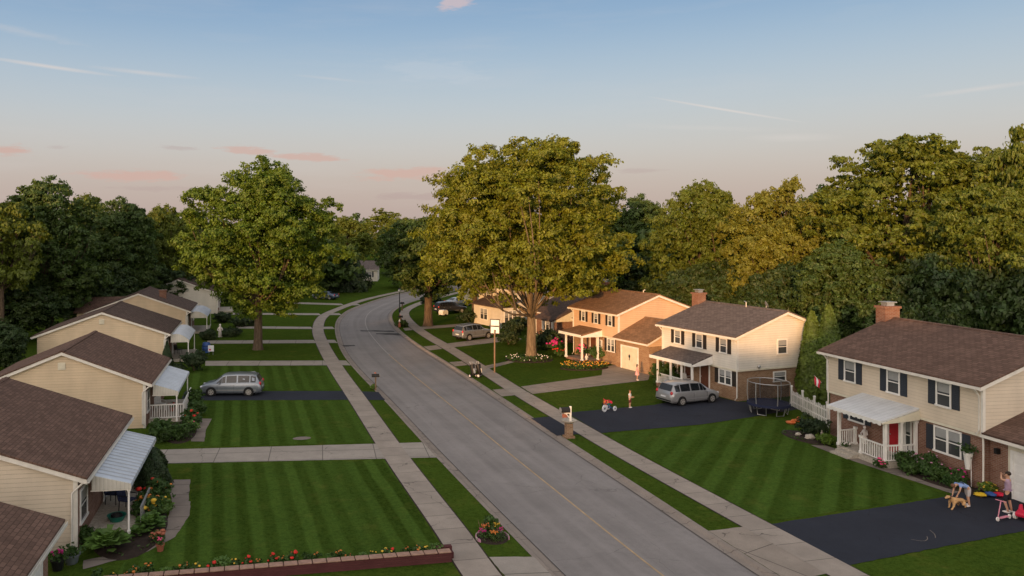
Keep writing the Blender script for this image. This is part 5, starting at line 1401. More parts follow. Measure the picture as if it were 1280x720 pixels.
# trampoline
t = thing('trampoline', 'round trampoline with tall black safety net beside the white house', 'trampoline', (36.65, 44.8, GZ), 15); t.scale = (.87, .87, .87)
m = MB(); n = 28; r = 1.45
m.path([(r * math.cos(k * 2 * math.pi / n), r * math.sin(k * 2 * math.pi / n), .78) for k in range(n + 1)], .035, 6); m.build('ring_frame', M['steel'], t, 60)
m = MB(); m.lathe([(1.2, .80), (1.2, .85), (1.55, .85), (1.56, .66), (1.5, .66)], n=30); m.build('edge_pad', M['navy'], t, 40)
m = MB(); m.lathe([(1.2, .79), (.01, .77)], n=30); m.build('jumping_mat', M['black'], t)
for k in range(6):
    a = k * math.pi / 3; c, s = math.cos(a), math.sin(a); m = MB()
    m.path([(r * c, r * s, .78), (1.52 * c, 1.52 * s, 1.4), (1.5 * c, 1.5 * s, 2.45)], .035, 6); m.build('net_pole', M['steel'], t, 60)
    m = MB(); a2 = a + .5; m.path([(r * c, r * s, .76), (1.3 * c, 1.3 * s, .05), (1.3 * math.cos(a2), 1.3 * math.sin(a2), .05), (r * math.cos(a2), r * math.sin(a2), .76)], .03, 6); m.build('leg', M['steel'], t, 60)
m = MB(); m.path([(1.5 * math.cos(k * 2 * math.pi / 24), 1.5 * math.sin(k * 2 * math.pi / 24), 2.45) for k in range(25)], .03, 6); m.build('top_rail', M['steel'], t, 60)
m = MB(); vs = []
for z in (.85, 1.6, 2.42): vs += [(1.42 * math.cos(k * 2 * math.pi / 36), 1.42 * math.sin(k * 2 * math.pi / 36), z) for k in range(36)]
m.add(vs, [(i * 36 + k, i * 36 + (k + 1) % 36, (i + 1) * 36 + (k + 1) % 36, (i + 1) * 36 + k) for i in range(2) for k in range(36)]); m.build('safety_net', M['net'], t, 60)
# picket fence
t = thing('picket_fence', 'white picket fence joining the white house garden and the cream house', 'fence', (0, 0, GZ))
fa, fb = Vector((38.2, 46.0, 0)), Vector((36.55, 39.8, 0)); fb = Vector((37.6, 39.75, 0)); fa = Vector((39.6, 46.2, 0)); L = (fb - fa).length
T = Matrix.Translation(fa) @ Matrix.Rotation(math.atan2((fb - fa).y, (fb - fa).x), 4, 'Z')
for k in range(int(L / .21)):
    x = k * .21; m = MB(); m.T = T; hh = 1.15 + .04 * math.sin(k * 1.7)
    m.ext([(x, .06), (x + .1, .06), (x + .1, hh - .07), (x + .05, hh), (x, hh - .07)], -.03, -.01); m.build('picket', M['white'], t)
for k in range(5):
    m = MB(); m.T = T; x = L * k / 4; m.box(x - .05, x + .05, -.009, .09, -.1, 1.38); m.ext([(x - .07, 1.382), (x + .07, 1.382), (x, 1.47)], -.03, .11); m.build('fence_post', M['white'], t)
for z in (.3, .85):
    m = MB(); m.T = T; m.box(0, L, -.008, .03, z, z + .08); m.build('rail', M['white'], t)
# hanging planter, flag, statues, pots
t = thing('hanging_planter', 'white hanging planter with dry flowers on the brick front of the cream house', 'planter', (35.45, 29.75, GZ + .9), 0)
m = MB(); m.lathe([(.1, 0), (.2, .75), (.22, .8), (.17, .78), (.05, .7)], n=14); m.build('basket', M['white'], t, 50)
rng = np.random.default_rng(4); P = rng.normal(0, 1, (220, 3)) * [.16, .16, .12] + [0, 0, .95]
o = bpy.data.objects.new('leaves', leaf_mesh('leaves', P, rng.normal(size=(220, 3)), .06, rng, M['leaf_bush'])); COL.objects.link(o); o.parent = t
m = MB(); m.bar((.2, 0, .5), (.2, 0, -.9), .02); m.build('stand', M['white'], t)
t = thing('house_flag', 'small red and white flag on the far corner of the cream house', 'flag', (36.35, 39.9, GZ + 3.0), 0); t.scale = (.6, .6, .6)
m = MB(); m.bar((.1, 0, 0), (-.55, .3, .75), .018, 6); m.build('staff', M['white'], t)
m = MB(); fv = [(-.5 + .1 * math.sin(j * 1.1 + i), .3 + .05 * math.sin(i * 1.3), .7 - .19 * i + .0) for i in range(6) for j in range(3)]
fv = [(-.52 + .12 * j + .03 * math.sin(i * 1.4), .28 - .11 * j + .05 * math.sin(i * 1.2 + j), .68 - .12 * j - .17 * i) for i in range(6) for j in range(4)]
for j in range(3):
    m.mi = j % 2
    for i in range(5): m.f.append((i * 4 + j, i * 4 + j + 1, (i + 1) * 4 + j + 1, (i + 1) * 4 + j)); m.m.append(m.mi)
m.v = fv; fl = m.build('flag_cloth', [M['toy_red'], M['cloth_white']], t); fl.modifiers.new('thick', 'SOLIDIFY').thickness = .008
def pot(loc, r, h, mat, label, seed, fl=None):
    t = thing('plant_pot', label, 'plant pot', loc)
    m = MB(); m.lathe([(r * .7, 0), (r, h), (r * 1.08, h), (r * 1.08, h * .86), (r * .9, h * .9), (.02, h * .86)], n=14); m.build('pot', M[mat], t, 40)
    rg = np.random.default_rng(seed); P = rg.normal(0, 1, (120, 3)) * [r * .6, r * .6, h * .25] + [0, 0, h * 1.3]
    o = bpy.data.objects.new('leaves', leaf_mesh('leaves', P, rg.normal(size=(120, 3)) + [0, 0, .6], r * .3, rg, M['leaf_bush'])); COL.objects.link(o); o.parent = t
    if fl:
        m = MB()
        for i in range(9): p = rg.normal(0, r * .5, 2); m.ell((p[0], p[1], h * 1.5 + rg.uniform(0, h * .3)), (r * .22,) * 3, 6, 4)
        b = m.build('blossom', M[fl], t, 60)
    return t
pot((-1.95, 30.95, GZ), .16, .28, 'terracotta', 'small terracotta pot with pink blooms on the curved garden path', 1, 'pink')
pot((-5.1, 30.6, GZ), .3, .35, 'silver', 'pale blue tub at the corner of the nearest bungalow', 2)
pot((-5.5, 30.1, GZ + .0), .25, .4, 'black', 'dark pot with dark red flowers beside the nearest downpipe', 3, 'magenta')
pot((-2.6, 53.5, GZ + .22), .2, .3, 'terracotta', 'terracotta pot with red flowers on the railed porch floor', 4, 'red')
pot((34.45, 36.1, GZ), .2, .3, 'stone', 'stone pot at the foot of the cream house porch steps', 5, 'petal_white')
pot((34.2, 66.8, GZ + .25), .22, .35, 'terracotta', 'pot of white and pink flowers on the peach house porch', 6, 'pink')
def statue(loc, h, label, mat='petal_white', rz=0):
    t = thing('statue', label, 'statue', loc, rz); s = h
    m = MB(); m.lathe([(.16 * s, 0), (.16 * s, .08 * s), (.1 * s, .1 * s), (.14 * s, .14 * s), (.13 * s, .3 * s), (.09 * s, .5 * s), (.14 * s, .68 * s), (.12 * s, .76 * s), (.045 * s, .8 * s), (.05 * s, .83 * s), (.085 * s, .9 * s), (.07 * s, .97 * s), (.02 * s, s)], n=14)
    m.path([(.12 * s, 0, .7 * s), (.2 * s, -.05 * s, .55 * s), (.1 * s, -.14 * s, .5 * s)], .035 * s, 6); m.path([(-.12 * s, 0, .7 * s), (-.2 * s, -.05 * s, .55 * s), (-.1 * s, -.14 * s, .5 * s)], .035 * s, 6)
    m.build('figure', M[mat], t, 50)
statue((.9, 90.2, GZ), 1.5, 'white garden statue beside the dark bush on the left lawn')
statue((34.0, 65.6, GZ), .8, 'pale stone figure at the right end of the orange flower bed')
statue((36.0, 36.3, GZ + .3), 1.0, 'white figurine by the porch rail of the cream house', rz=-80)
statue((35.05, 38.4, GZ + .08), .5, 'small stone figure in the mulch bed by the dark round bush', 'stone')
t = thing('bollard', 'white post at the brick corner of the peach house garage', 'post', (37.35, 58.35, GZ)); m = MB(); m.box(-.07, .07, -.07, .07, -.1, 1.15); m.build('post', M['white'], t, bevel=.015); m = MB(); m.ell((0, 0, 1.22), (.1, .1, .1), 10, 8); m.build('finial', M['white'], t, 60)
# blue barrel with a white notice
t = thing('rain_barrel', 'blue barrel with a white card leaning on it, on the lawn before the third bungalow', 'barrel', (-.55, 79.3, GZ))
m = MB(); m.lathe([(.34, 0), (.42, .25), (.44, .5), (.42, .75), (.34, 1.0), (.3, 1.0), (.3, .95), (.02, .94)], n=18); m.build('drum', M['blue'], t, 40)
m = MB(); m.lathe([(.443, .28), (.45, .31), (.443, .34)], n=18); m.lathe([(.443, .66), (.45, .69), (.443, .72)], n=18); m.build('hoop', M['navy'], t, 60)
t = thing('yard_sign', 'small white yard sign in front of the blue barrel', 'sign', (-.1, 77.6, GZ), -10)
m = MB(); m.box(-.28, .28, -.015, .015, .35, .95); m.build('board', M['cloth_white'], t); m = MB(); m.box(-.2, .0, -.02, -.016, .45, .6); m.build('red_panel', M['toy_red'], t); m = MB(); m.bar((-.2, 0, -.1), (-.2, 0, .4), .015); m.bar((.2, 0, -.1), (.2, 0, .4), .015); m.build('stakes', M['steel'], t)
# porch furniture
def chair(loc, rz, label, mat, h=.85, cover=None):
    t = thing('porch_chair', label, 'chair', loc, rz)
    for sx in (-.25, .25):
        for sy in (-.25, .25):
            m = MB(); m.bar((sx, sy, 0), (sx * .92, sy * .92, .42), .022, 6); m.build('leg', M[mat], t)
    m = MB(); m.box(-.28, .28, -.28, .28, .42, .48); m.build('seat', M[cover or mat], t, bevel=.02)
    m = MB(); m.T = Matrix.Translation((0, .27, .48)) @ Matrix.Rotation(R(-12), 4, 'X')
    for k in range(5): m.box(-.27 + k * .115, -.19 + k * .115, -.02, .02, 0, h - .48)
    m.box(-.28, .28, -.025, .025, h - .5, h - .44); m.build('backrest', M[cover or mat], t)
    for sx in (-.29, .29):
        m = MB(); m.path([(sx, -.24, .44), (sx, -.26, .66), (sx, .25, .68)], .022, 6); m.build('armrest', M[mat], t, 60)
chair((-3.6, 35.2, GZ + .22), 60, 'porch chair under a dark blue cloth on the nearest porch', 'black', .9, 'navy')
chair((-4.3, 36.2, GZ + .22), 70, 'porch chair with dark blue cushion nearer the wall of the nearest porch', 'black', .9, 'navy')
chair((-3.4, 53.8, GZ + .22), 40, 'white garden chair on the railed porch of the second bungalow', 'white')
chair((-3.2, 77.5, GZ + .22), 60, 'dark chair under the arched awning of the third bungalow', 'black')
t = thing('coiled_hose', 'teal plastic tub holding a dark coiled hose on the nearest porch edge', 'hose tub', (-3.9, 34.0, GZ + .22))
m = MB(); m.lathe([(.26, 0), (.38, .22), (.4, .24), (.34, .23), (.24, .06), (.02, .05)], n=18); m.build('tub', M['teal'], t, 40)
m = MB(); m.path([(.22 * math.cos(k * .5), .22 * math.sin(k * .5), .14 + k * .004) for k in range(38)], .025, 6); m.build('hose', M['black'], t, 60)
for i, (x, y, z, lab) in enumerate([(34.9, 67.6, .25, 'white wicker chair on the peach house porch'), (36.2, 53.3, .3, 'white bench chair on the white house porch')]): chair((x, y, GZ + z), 100, lab, 'white')
# white cart far away
t = thing('utility_trailer', 'white covered trailer far on the right lawn between the street trees', 'trailer', (32.0, 104.5, GZ), 30); t.scale = (.6, .6, .6)
m = MB(); m.ext([(-.9, .35), (.9, .35), (.95, 1.1), (.6, 1.45), (-.7, 1.45), (-.95, 1.0)], -.7, .7); m.build('box', M['white'], t, bevel=.05)
for sg in (-.72, .72):
    m = MB(); m.T = Matrix.Translation((0, sg, .28)) @ Matrix.Rotation(R(90), 4, 'X'); m.lathe([(.12, -.06), (.28, -.05), (.28, .05), (.12, .06)], n=14); m.build('wheel', M['rubber'], t, 50)
m = MB(); m.bar((-.9, 0, .4), (-1.7, 0, .35), .04); m.build('tow_bar', M['steel'], t)

# toys
def tricycle(loc, rz, label):
    t = thing('tricycle', label, 'tricycle', loc, rz)
    for (x, y, r) in ((-.45, 0, .24), (.32, -.27, .17), (.32, .27, .17)):
        m = MB(); m.T = Matrix.Translation((x, y, r)) @ Matrix.Rotation(R(90), 4, 'X'); m.lathe([(r * .6, -.03), (r, -.03), (r, .03), (r * .6, .03)], n=16); w = m.build('wheel', M['cloth_white'], t, 50)
        m = MB(); m.T = Matrix.Translation((x, y, r)) @ Matrix.Rotation(R(90), 4, 'X'); m.lathe([(.02, -.035), (r * .6, -.025), (r * .6, .025), (.02, .035)], n=12); m.build('hub', M['black'], w, 50)
    m = MB(); m.path([(-.45, 0, .24), (-.36, 0, .62), (-.1, 0, .42), (.32, 0, .2)], .03, 6); m.path([(.32, -.27, .17), (.32, .27, .17)], .025, 6); m.build('frame', M['blue'], t, 60)
    m = MB(); m.path([(-.36, 0, .6), (-.33, 0, .8)], .025, 6); m.path([(-.25, -.25, .82), (-.36, 0, .78), (-.25, .25, .82)], .022, 6); m.build('handlebar', M['toy_red'], t, 60)
    m = MB(); m.ell((.08, 0, .46), (.2, .14, .06), 10, 6); m.build('seat', M['teal'], t, 60); m = MB(); m.ell((.22, 0, .56), (.05, .15, .12), 10, 6); m.build('backrest', M['toy_red'], t, 60)
tricycle((26.4, 47.75, GZ), 25, 'small tricycle with white wheels at the edge of the black driveway')
def ride_on(loc, rz, label, body, wheel='petal_white', s=1.0, handle=True):
    t = thing('ride_on_toy', label, 'toy', loc, rz); t.scale = (s, s, s)
    m = MB(); m.ext([(-.5, .14), (.5, .14), (.55, .3), (.3, .36), (.22, .5), (-.1, .52), (-.2, .36), (-.52, .3)], -.2, .2); m.build('body', M[body], t, bevel=.05)
    for x in (-.33, .33):
        for y in (-.23, .23):
            m = MB(); m.T = Matrix.Translation((x, y, .13)) @ Matrix.Rotation(R(90), 4, 'X'); m.lathe([(.02, -.05), (.13, -.045), (.13, .045), (.02, .05)], n=14); m.build('wheel', M[wheel], t, 50)
    m = MB(); m.bar((-.2, 0, .38), (-.3, 0, .62), .025); m.path([(-.3, -.16, .62), (-.3, .16, .62)], .025, 6); m.build('steering_bar', M['black'], t)
ride_on((34.1, 26.0, GZ), 20, 'red ride on toy car with white wheels at the right edge of the black driveway', 'toy_red', s=1.15)
ride_on((26.9, 49.0, GZ), 70, 'orange ride on toy on the grass behind the tricycle', 'toy_orange', 'black', .8)
def scooter(loc, rz, label, col):
    t = thing('scooter', label, 'scooter', loc, rz)
    m = MB(); m.box(-.32, .3, -.07, .07, .1, .14); m.build('deck', M[col], t, bevel=.02)
    for x in (-.42, .4):
        m = MB(); m.T = Matrix.Translation((x, 0, .09)) @ Matrix.Rotation(R(90), 4, 'X'); m.lathe([(.03, -.03), (.09, -.025), (.09, .025), (.03, .03)], n=14); m.build('wheel', M['petal_white'], t, 50)
    m = MB(); m.path([(-.42, 0, .1), (-.36, 0, .3), (-.2, 0, .82)], .022, 6); m.path([(-.2, -.2, .84), (-.2, .2, .84)], .02, 6); m.build('handlebar', M['toy_pink'], t, 60)
scooter((33.0, 26.1, GZ + .016), 10, 'pink scooter beside the person in the mauve shirt', 'toy_pink')
t = thing('kite', 'yellow, blue and red fabric kite lying on the driveway by the garage door', 'toy', (35.3, 28.5, GZ + .02), -15)
for (x0, x1, z, mt, nm) in ((-.75, -.25, .22, 'toy_yellow', 'yellow_lobe'), (-.2, .15, .26, 'blue', 'blue_lobe'), (.15, .6, .24, 'toy_red', 'red_lobe')):
    m = MB(); m.ell(((x0 + x1) / 2, 0, z * .4), ((x1 - x0) / 2 * 1.1, .22, z * .4), 14, 8, .45, 3); m.build(nm, M[mt], t, 60)
for i, (x, y, lab) in enumerate([(36.0, 42.0, 'left orange plastic toy lying on the lawn near the trampoline'), (36.9, 42.3, 'right orange plastic toy lying on the lawn near the trampoline')]):
    t = thing('garden_toy', lab, 'toy', (x, y, GZ + .01), 40 * i)
    m = MB(); m.lathe([(.02, .03), (.24, .02), (.3, .1), (.28, .13), (.2, .07), (.02, .08)], n=14); m.build('dish', M['toy_orange'], t, 50); m = MB(); m.ell((.28, .1, .13), (.2, .1, .13), 10, 6); m.build('handle', M['toy_orange'], t, 60)
# stones in the mulch bed
for i, (x, y, s, lab) in enumerate([(34.4, 38.6, .3, 'largest pale stone in the mulch bed by the dark bush'), (34.8, 37.9, .22, 'middle pale stone in the mulch bed by the dark bush'), (34.2, 39.3, .18, 'smallest pale stone in the mulch bed by the dark bush')]):
    t = tag(MB().ell((0, 0, .1), (s, s * .8, s * .6), 12, 8, .35, 2).build('garden_stone', M['stone'], None, 50), lab, 'stone'); t.location = (x, y, GZ + .06)

# ------------------------------------------------------------------ people and the dog
def skin(name, nodes, edges, mat, parent, root=0, sub=2):
    me = bpy.data.meshes.new(name); me.from_pydata([n[0] for n in nodes], edges, [])
    o = bpy.data.objects.new(name, me); COL.objects.link(o); o.parent = parent
    me.materials.append(mat)
    md = o.modifiers.new('skin', 'SKIN'); md.use_smooth_shade = True; md.branch_smoothing = .4
    sv = me.skin_vertices[0].data
    for i, n in enumerate(nodes): sv[i].radius = n[1] if isinstance(n[1], tuple) else (n[1], n[1]); sv[i].use_root = i == root
    o.modifiers.new('smooth', 'SUBSURF').levels = sub; o.modifiers['smooth'].render_levels = sub
    return o

def person(label, loc, rz, s, J, shirt, legs, hair, leg_len=.5, dress=False, long_hair=False):
    """figure facing -y; J overrides joints of a 1.75 m standing figure, in metres before scaling by s"""
    t = thing('person', label, 'person', loc, rz); t.scale = (s, s, s)
    D = dict(pelvis=(0, 0, .95), belly=(0, 0, 1.1), chest=(0, 0, 1.32), neck=(0, 0, 1.5), chin=(0, -.02, 1.56), head=(0, -.02, 1.65), crown=(0, 0, 1.72),
             ls=(.18, 0, 1.42), le=(.26, .03, 1.14), lw=(.28, -.04, .9), rs=(-.18, 0, 1.42), re=(-.26, .03, 1.14), rw=(-.28, -.04, .9),
             lh=(.1, 0, .9), lk=(.11, -.02, .5), la=(.11, .02, .09), lt=(.12, -.14, .04), rh=(-.1, 0, .9), rk=(-.11, -.02, .5), ra=(-.11, .02, .09), rt=(-.12, -.14, .04))
    D.update({k: v for k, v in J.items() if k != 'face'})
    rad = dict(pelvis=(.15, .11), belly=(.135, .10), chest=(.16, .11), neck=.055, chin=.07, head=.098, crown=.07, ls=.062, le=.043, lw=.03, rs=.062, re=.043, rw=.03, lh=.095, lk=.06, la=.042, lt=.035, rh=.095, rk=.06, ra=.042, rt=.035)
    names = list(D); idx = {n: i for i, n in enumerate(names)}
    nodes = [(D[n], rad[n]) for n in names]
    ed = [('pelvis', 'belly'), ('belly', 'chest'), ('chest', 'neck'), ('neck', 'chin'), ('chin', 'head'), ('head', 'crown'), ('chest', 'ls'), ('ls', 'le'), ('le', 'lw'), ('chest', 'rs'), ('rs', 're'), ('re', 'rw'), ('pelvis', 'lh'), ('lh', 'lk'), ('lk', 'la'), ('la', 'lt'), ('pelvis', 'rh'), ('rh', 'rk'), ('rk', 'ra'), ('ra', 'rt')]
    E = [(idx[a], idx[b]) for a, b in ed]
    hd = Vector(D['head']); ax = (Vector(D['crown']) - Vector(D['chin'])).normalized(); fw = Vector(J.get('face', (0, -1, 0))) if 'face' in J else Vector((0, -1, 0))
    fw = (fw - ax * fw.dot(ax)).normalized(); sd = ax.cross(fw)
    for sg in ('l', 'r'):
        e, w = Vector(D[sg + 'e']), Vector(D[sg + 'w']); d = (w - e).normalized(); q = d.cross(Vector((0, 1, .3))).normalized()
        pi = len(nodes); pc = w + d * .07; nodes.append((tuple(pc), (.036, .022))); E.append((idx[sg + 'w'], pi))
        for k, off in enumerate((-.03, -.01, .01, .03)):
            l = (.065, .08, .075, .055)[k]; a = len(nodes); p0 = w + d * .10 + q * off; p1 = p0 + d * l * .55; p2 = p1 + (d * .8 + q.cross(d) * .5).normalized() * l * .5
            nodes += [(tuple(p0), .009), (tuple(p1), .0085), (tuple(p2), .007)]; E += [(pi, a), (a, a + 1), (a + 1, a + 2)]
        a = len(nodes); p0 = w + d * .05 + q * .045; p1 = p0 + (d + q * .6).normalized() * .045
        nodes += [(tuple(p0), .011), (tuple(p1), .009)]; E += [(pi, a), (a, a + 1)]
    b = skin('body', nodes, E, M['skin'], t)
    for k, (u, v, r) in {'nose': (0, .0, .018), 'ear': (.1, 0, .025)}.items():
        for g in ((1,) if k == 'nose' else (1, -1)):
            m = MB(); c = hd + fw * (.105 if k == 'nose' else 0) + sd * u * g; m.ell(tuple(c), (r, r, r * 1.3), 8, 6); m.build(k, M['skin'], b, 60)
    for g in (1, -1):
        m = MB(); m.ell(tuple(hd + fw * .092 + sd * .035 * g + ax * .02), (.012,) * 3, 6, 5); m.build('eye', M['eye'], b, 60)
    m = MB(); m.ell(tuple(hd + fw * .09 - ax * .055), (.022, .01, .008), 8, 5); m.build('mouth', M['cloth_maroon'], b, 60)
    m = MB(); c = hd - fw * .02 + ax * .045; m.ell(tuple(c), (.108, .108, .095), 12, 8)
    if long_hair: m.ell(tuple(hd - fw * .07 - ax * .06), (.09, .07, .15), 10, 8)
    m.build('hair', M[hair], b, 60)
    def up(a, k): x = rad[a]; return tuple(q + k for q in x) if isinstance(x, tuple) else x + k
    el = lambda a, c, f: tuple(Vector(D[a]).lerp(Vector(D[c]), f))
    nd = [(D['belly'], up('belly', .034)), (el('belly', 'pelvis', .75), up('pelvis', .034)), (D['chest'], up('chest', .02)), (el('chest', 'neck', .7), .085), (D['ls'], .082), (el('ls', 'le', .55), .07), (D['rs'], .082), (el('rs', 're', .55), .07)]
    skin('shirt', nd, [(0, 1), (0, 2), (2, 3), (2, 4), (4, 5), (2, 6), (6, 7)], M[shirt], t)
    nd = [(D['pelvis'], up('pelvis', .022)), (D['lh'], .118), (el('lh', 'lk', .5), .10), (el('lh', 'lk', .5 + leg_len), .085), (D['rh'], .118), (el('rh', 'rk', .5), .10), (el('rh', 'rk', .5 + leg_len), .085), (el('pelvis', 'belly', .5), up('belly', .02))]
    e2 = [(0, 1), (1, 2), (2, 3), (0, 4), (4, 5), (5, 6), (0, 7)]
    if dress:
        m = MB(); p = Vector(D['pelvis']); m.lathe([(.13, .2), (.17, .05), (.24, -.35), (.235, -.36), (.12, .0)], tuple(p), 16); m.build('skirt', M[shirt], t, 60)
    else: skin('shorts', nd, e2, M[legs], t)
    for sg in ('l', 'r'):
        m = MB(); a, c = Vector(D[sg + 'a']), Vector(D[sg + 't']); mid = a.lerp(c, .45); m.T = Matrix.Translation((mid.x, mid.y, 0)) @ Matrix.Rotation(math.atan2((c - a).y, (c - a).x), 4, 'Z')
        m.ell((0, 0, min(a.z, c.z) + .012), (.145, .055, .05), 10, 6); m.build('shoe', M['petal_white'], b, 60)
    return t
# person with arms raised to the head, mauve shirt
person('person in mauve shirt and black shorts with both arms raised, by the garage', (34.0, 26.7, GZ + .016), 205, 1.02,
       dict(le=(.30, -.16, 1.45), lw=(.08, -.22, 1.58), re=(-.30, -.16, 1.45), rw=(-.08, -.22, 1.58), lk=(.1, -.1, .5), la=(.1, .03, .09), lt=(.11, -.12, .04), rk=(-.1, .02, .52), ra=(-.11, .1, .1), rt=(-.12, -.05, .05)), 'cloth_mauve', 'cloth_black', 'hair')
# stooping figure in blue by the dog
person('person in light blue shirt and pale shorts stooping over the dog on the driveway', (33.0, 27.75, GZ + .016), -100, .9,
       dict(belly=(0, -.12, 1.06), chest=(0, -.36, 1.12), neck=(0, -.53, 1.1), chin=(0, -.59, 1.06), head=(0, -.67, 1.03), crown=(0, -.74, 1.05), ls=(.17, -.45, 1.1), rs=(-.17, -.45, 1.1), le=(.2, -.52, .85), re=(-.2, -.5, .85), lw=(.15, -.6, .63), rw=(-.13, -.62, .63),
            pelvis=(0, .05, .93), lh=(.1, .05, .88), rh=(-.1, .05, .88), lk=(.11, -.02, .5), rk=(-.11, .12, .5), la=(.11, .04, .09), ra=(-.11, .2, .09), lt=(.12, -.12, .04), rt=(-.12, .05, .04), face=(0, -.2, -1)), 'cloth_blue', 'cloth_grey', 'hair_brown')
person('child in white top and maroon trousers standing at the edge of the black driveway', (28.3, 48.25, GZ), 40, .70, dict(lw=(.2, -.24, 1.1), rw=(-.2, -.24, 1.1)), 'cloth_white', 'cloth_maroon', 'hair_brown', .5)
person('person in pink dress standing on the drive before the peach house garage', (33.95, 56.75, GZ + .016), 60, .74, {}, 'cloth_pink', 'cloth_pink', 'hair', .2, True, True)
# golden dog, front at -x
t = thing('dog', 'golden dog half sitting on the black driveway under the stooping person', 'dog', (32.35, 27.7, GZ + .016), 8); t.scale = (1, 1, .78)
nd = [((.25, 0, .42), .13), ((.02, 0, .47), .14), ((-.22, 0, .5), .155), ((-.36, 0, .6), .10), ((-.46, 0, .70), .09), ((-.55, 0, .72), .085), ((-.68, 0, .68), .045), ((-.74, 0, .67), .035), ((.4, 0, .36), .11),
      ((-.27, .1, .38), .07), ((-.26, .11, .2), .042), ((-.28, .11, .05), .035), ((-.35, .11, .03), .035),
      ((-.27, -.1, .38), .07), ((-.32, -.11, .2), .042), ((-.42, -.11, .06), .035), ((-.5, -.11, .03), .035),
      ((.36, .12, .28), .09), ((.22, .15, .2), .06), ((.44, .15, .1), .04), ((.34, .15, .03), .035),
      ((.36, -.12, .28), .09), ((.22, -.15, .2), .06), ((.44, -.15, .1), .04), ((.34, -.15, .03), .035),
      ((.52, 0, .36), .045), ((.7, .03, .26), .05), ((.84, .06, .2), .025)]
ed = [(0, 1), (1, 2), (2, 3), (3, 4), (4, 5), (5, 6), (6, 7), (0, 8), (2, 9), (9, 10), (10, 11), (11, 12), (2, 13), (13, 14), (14, 15), (15, 16), (8, 17), (17, 18), (18, 19), (19, 20), (8, 21), (21, 22), (22, 23), (23, 24), (8, 25), (25, 26), (26, 27)]
b = skin('body', nd, ed, M['fur'], t)
for sg in (1, -1):
    m = MB(); m.ell((-.5, sg * .09, .70), (.04, .025, .09), 8, 6); m.build('ear', M['hair_brown'], b, 60); m = MB(); m.ell((-.62, sg * .045, .745), (.012,) * 3, 6, 5); m.build('eye', M['eye'], b, 60)
m = MB(); m.ell((-.775, 0, .68), (.018, .024, .018), 8, 6); m.build('nose', M['eye'], b, 60)

# ------------------------------------------------------------------ unseen woodland added behind the camera, its heights shaped to shade the street
SUN_AZ = (-.6, -.8)      # horizontal direction towards the sun
SUN_EL = 6.0
ta = Vector((-SUN_AZ[0], -SUN_AZ[1])); ta.normalize(); nw = Vector((ta.y, -ta.x))
def prof(w):    # height that the shade reaches at the houses, by place across the sun's path
    pts = [(-160, 17), (-92, 15), (-74, 13.5), (-60, 10.5), (-50, 8), (-42, 5), (-34, 1.5), (-27, .3), (-20, -.6), (-13, -1.0), (-6, -.8), (-3, .7), (0, 3.0), (3, 5.6), (8, 6.5), (11, 8), (15, 11), (20, 12), (60, 12)]
    for (a, b), (c, d) in zip(pts, pts[1:]):
        if a <= w <= c: return b + (d - b) * (w - a) / (c - a)
    return 10
sp = []; rnd = random.Random(12)
for w in range(-156, 62, 4):
    for row in (0, 1):
        a = -50 - 14 * row + rnd.uniform(-3, 3); p = ta * a + nw * (w + rnd.uniform(-1, 1))
        h = prof(w) + (72 - a) * math.tan(R(SUN_EL)) + rnd.uniform(-1.0, .6) - row * 1
        sp.append((p.x, p.y, max(h, 5), 9))
tag(mass('woodland', sp, 21, M['leaf_dark'], 560, .75), 'unseen wood behind the viewer, shaped to shade the street', 'woodland', None, 'stuff')

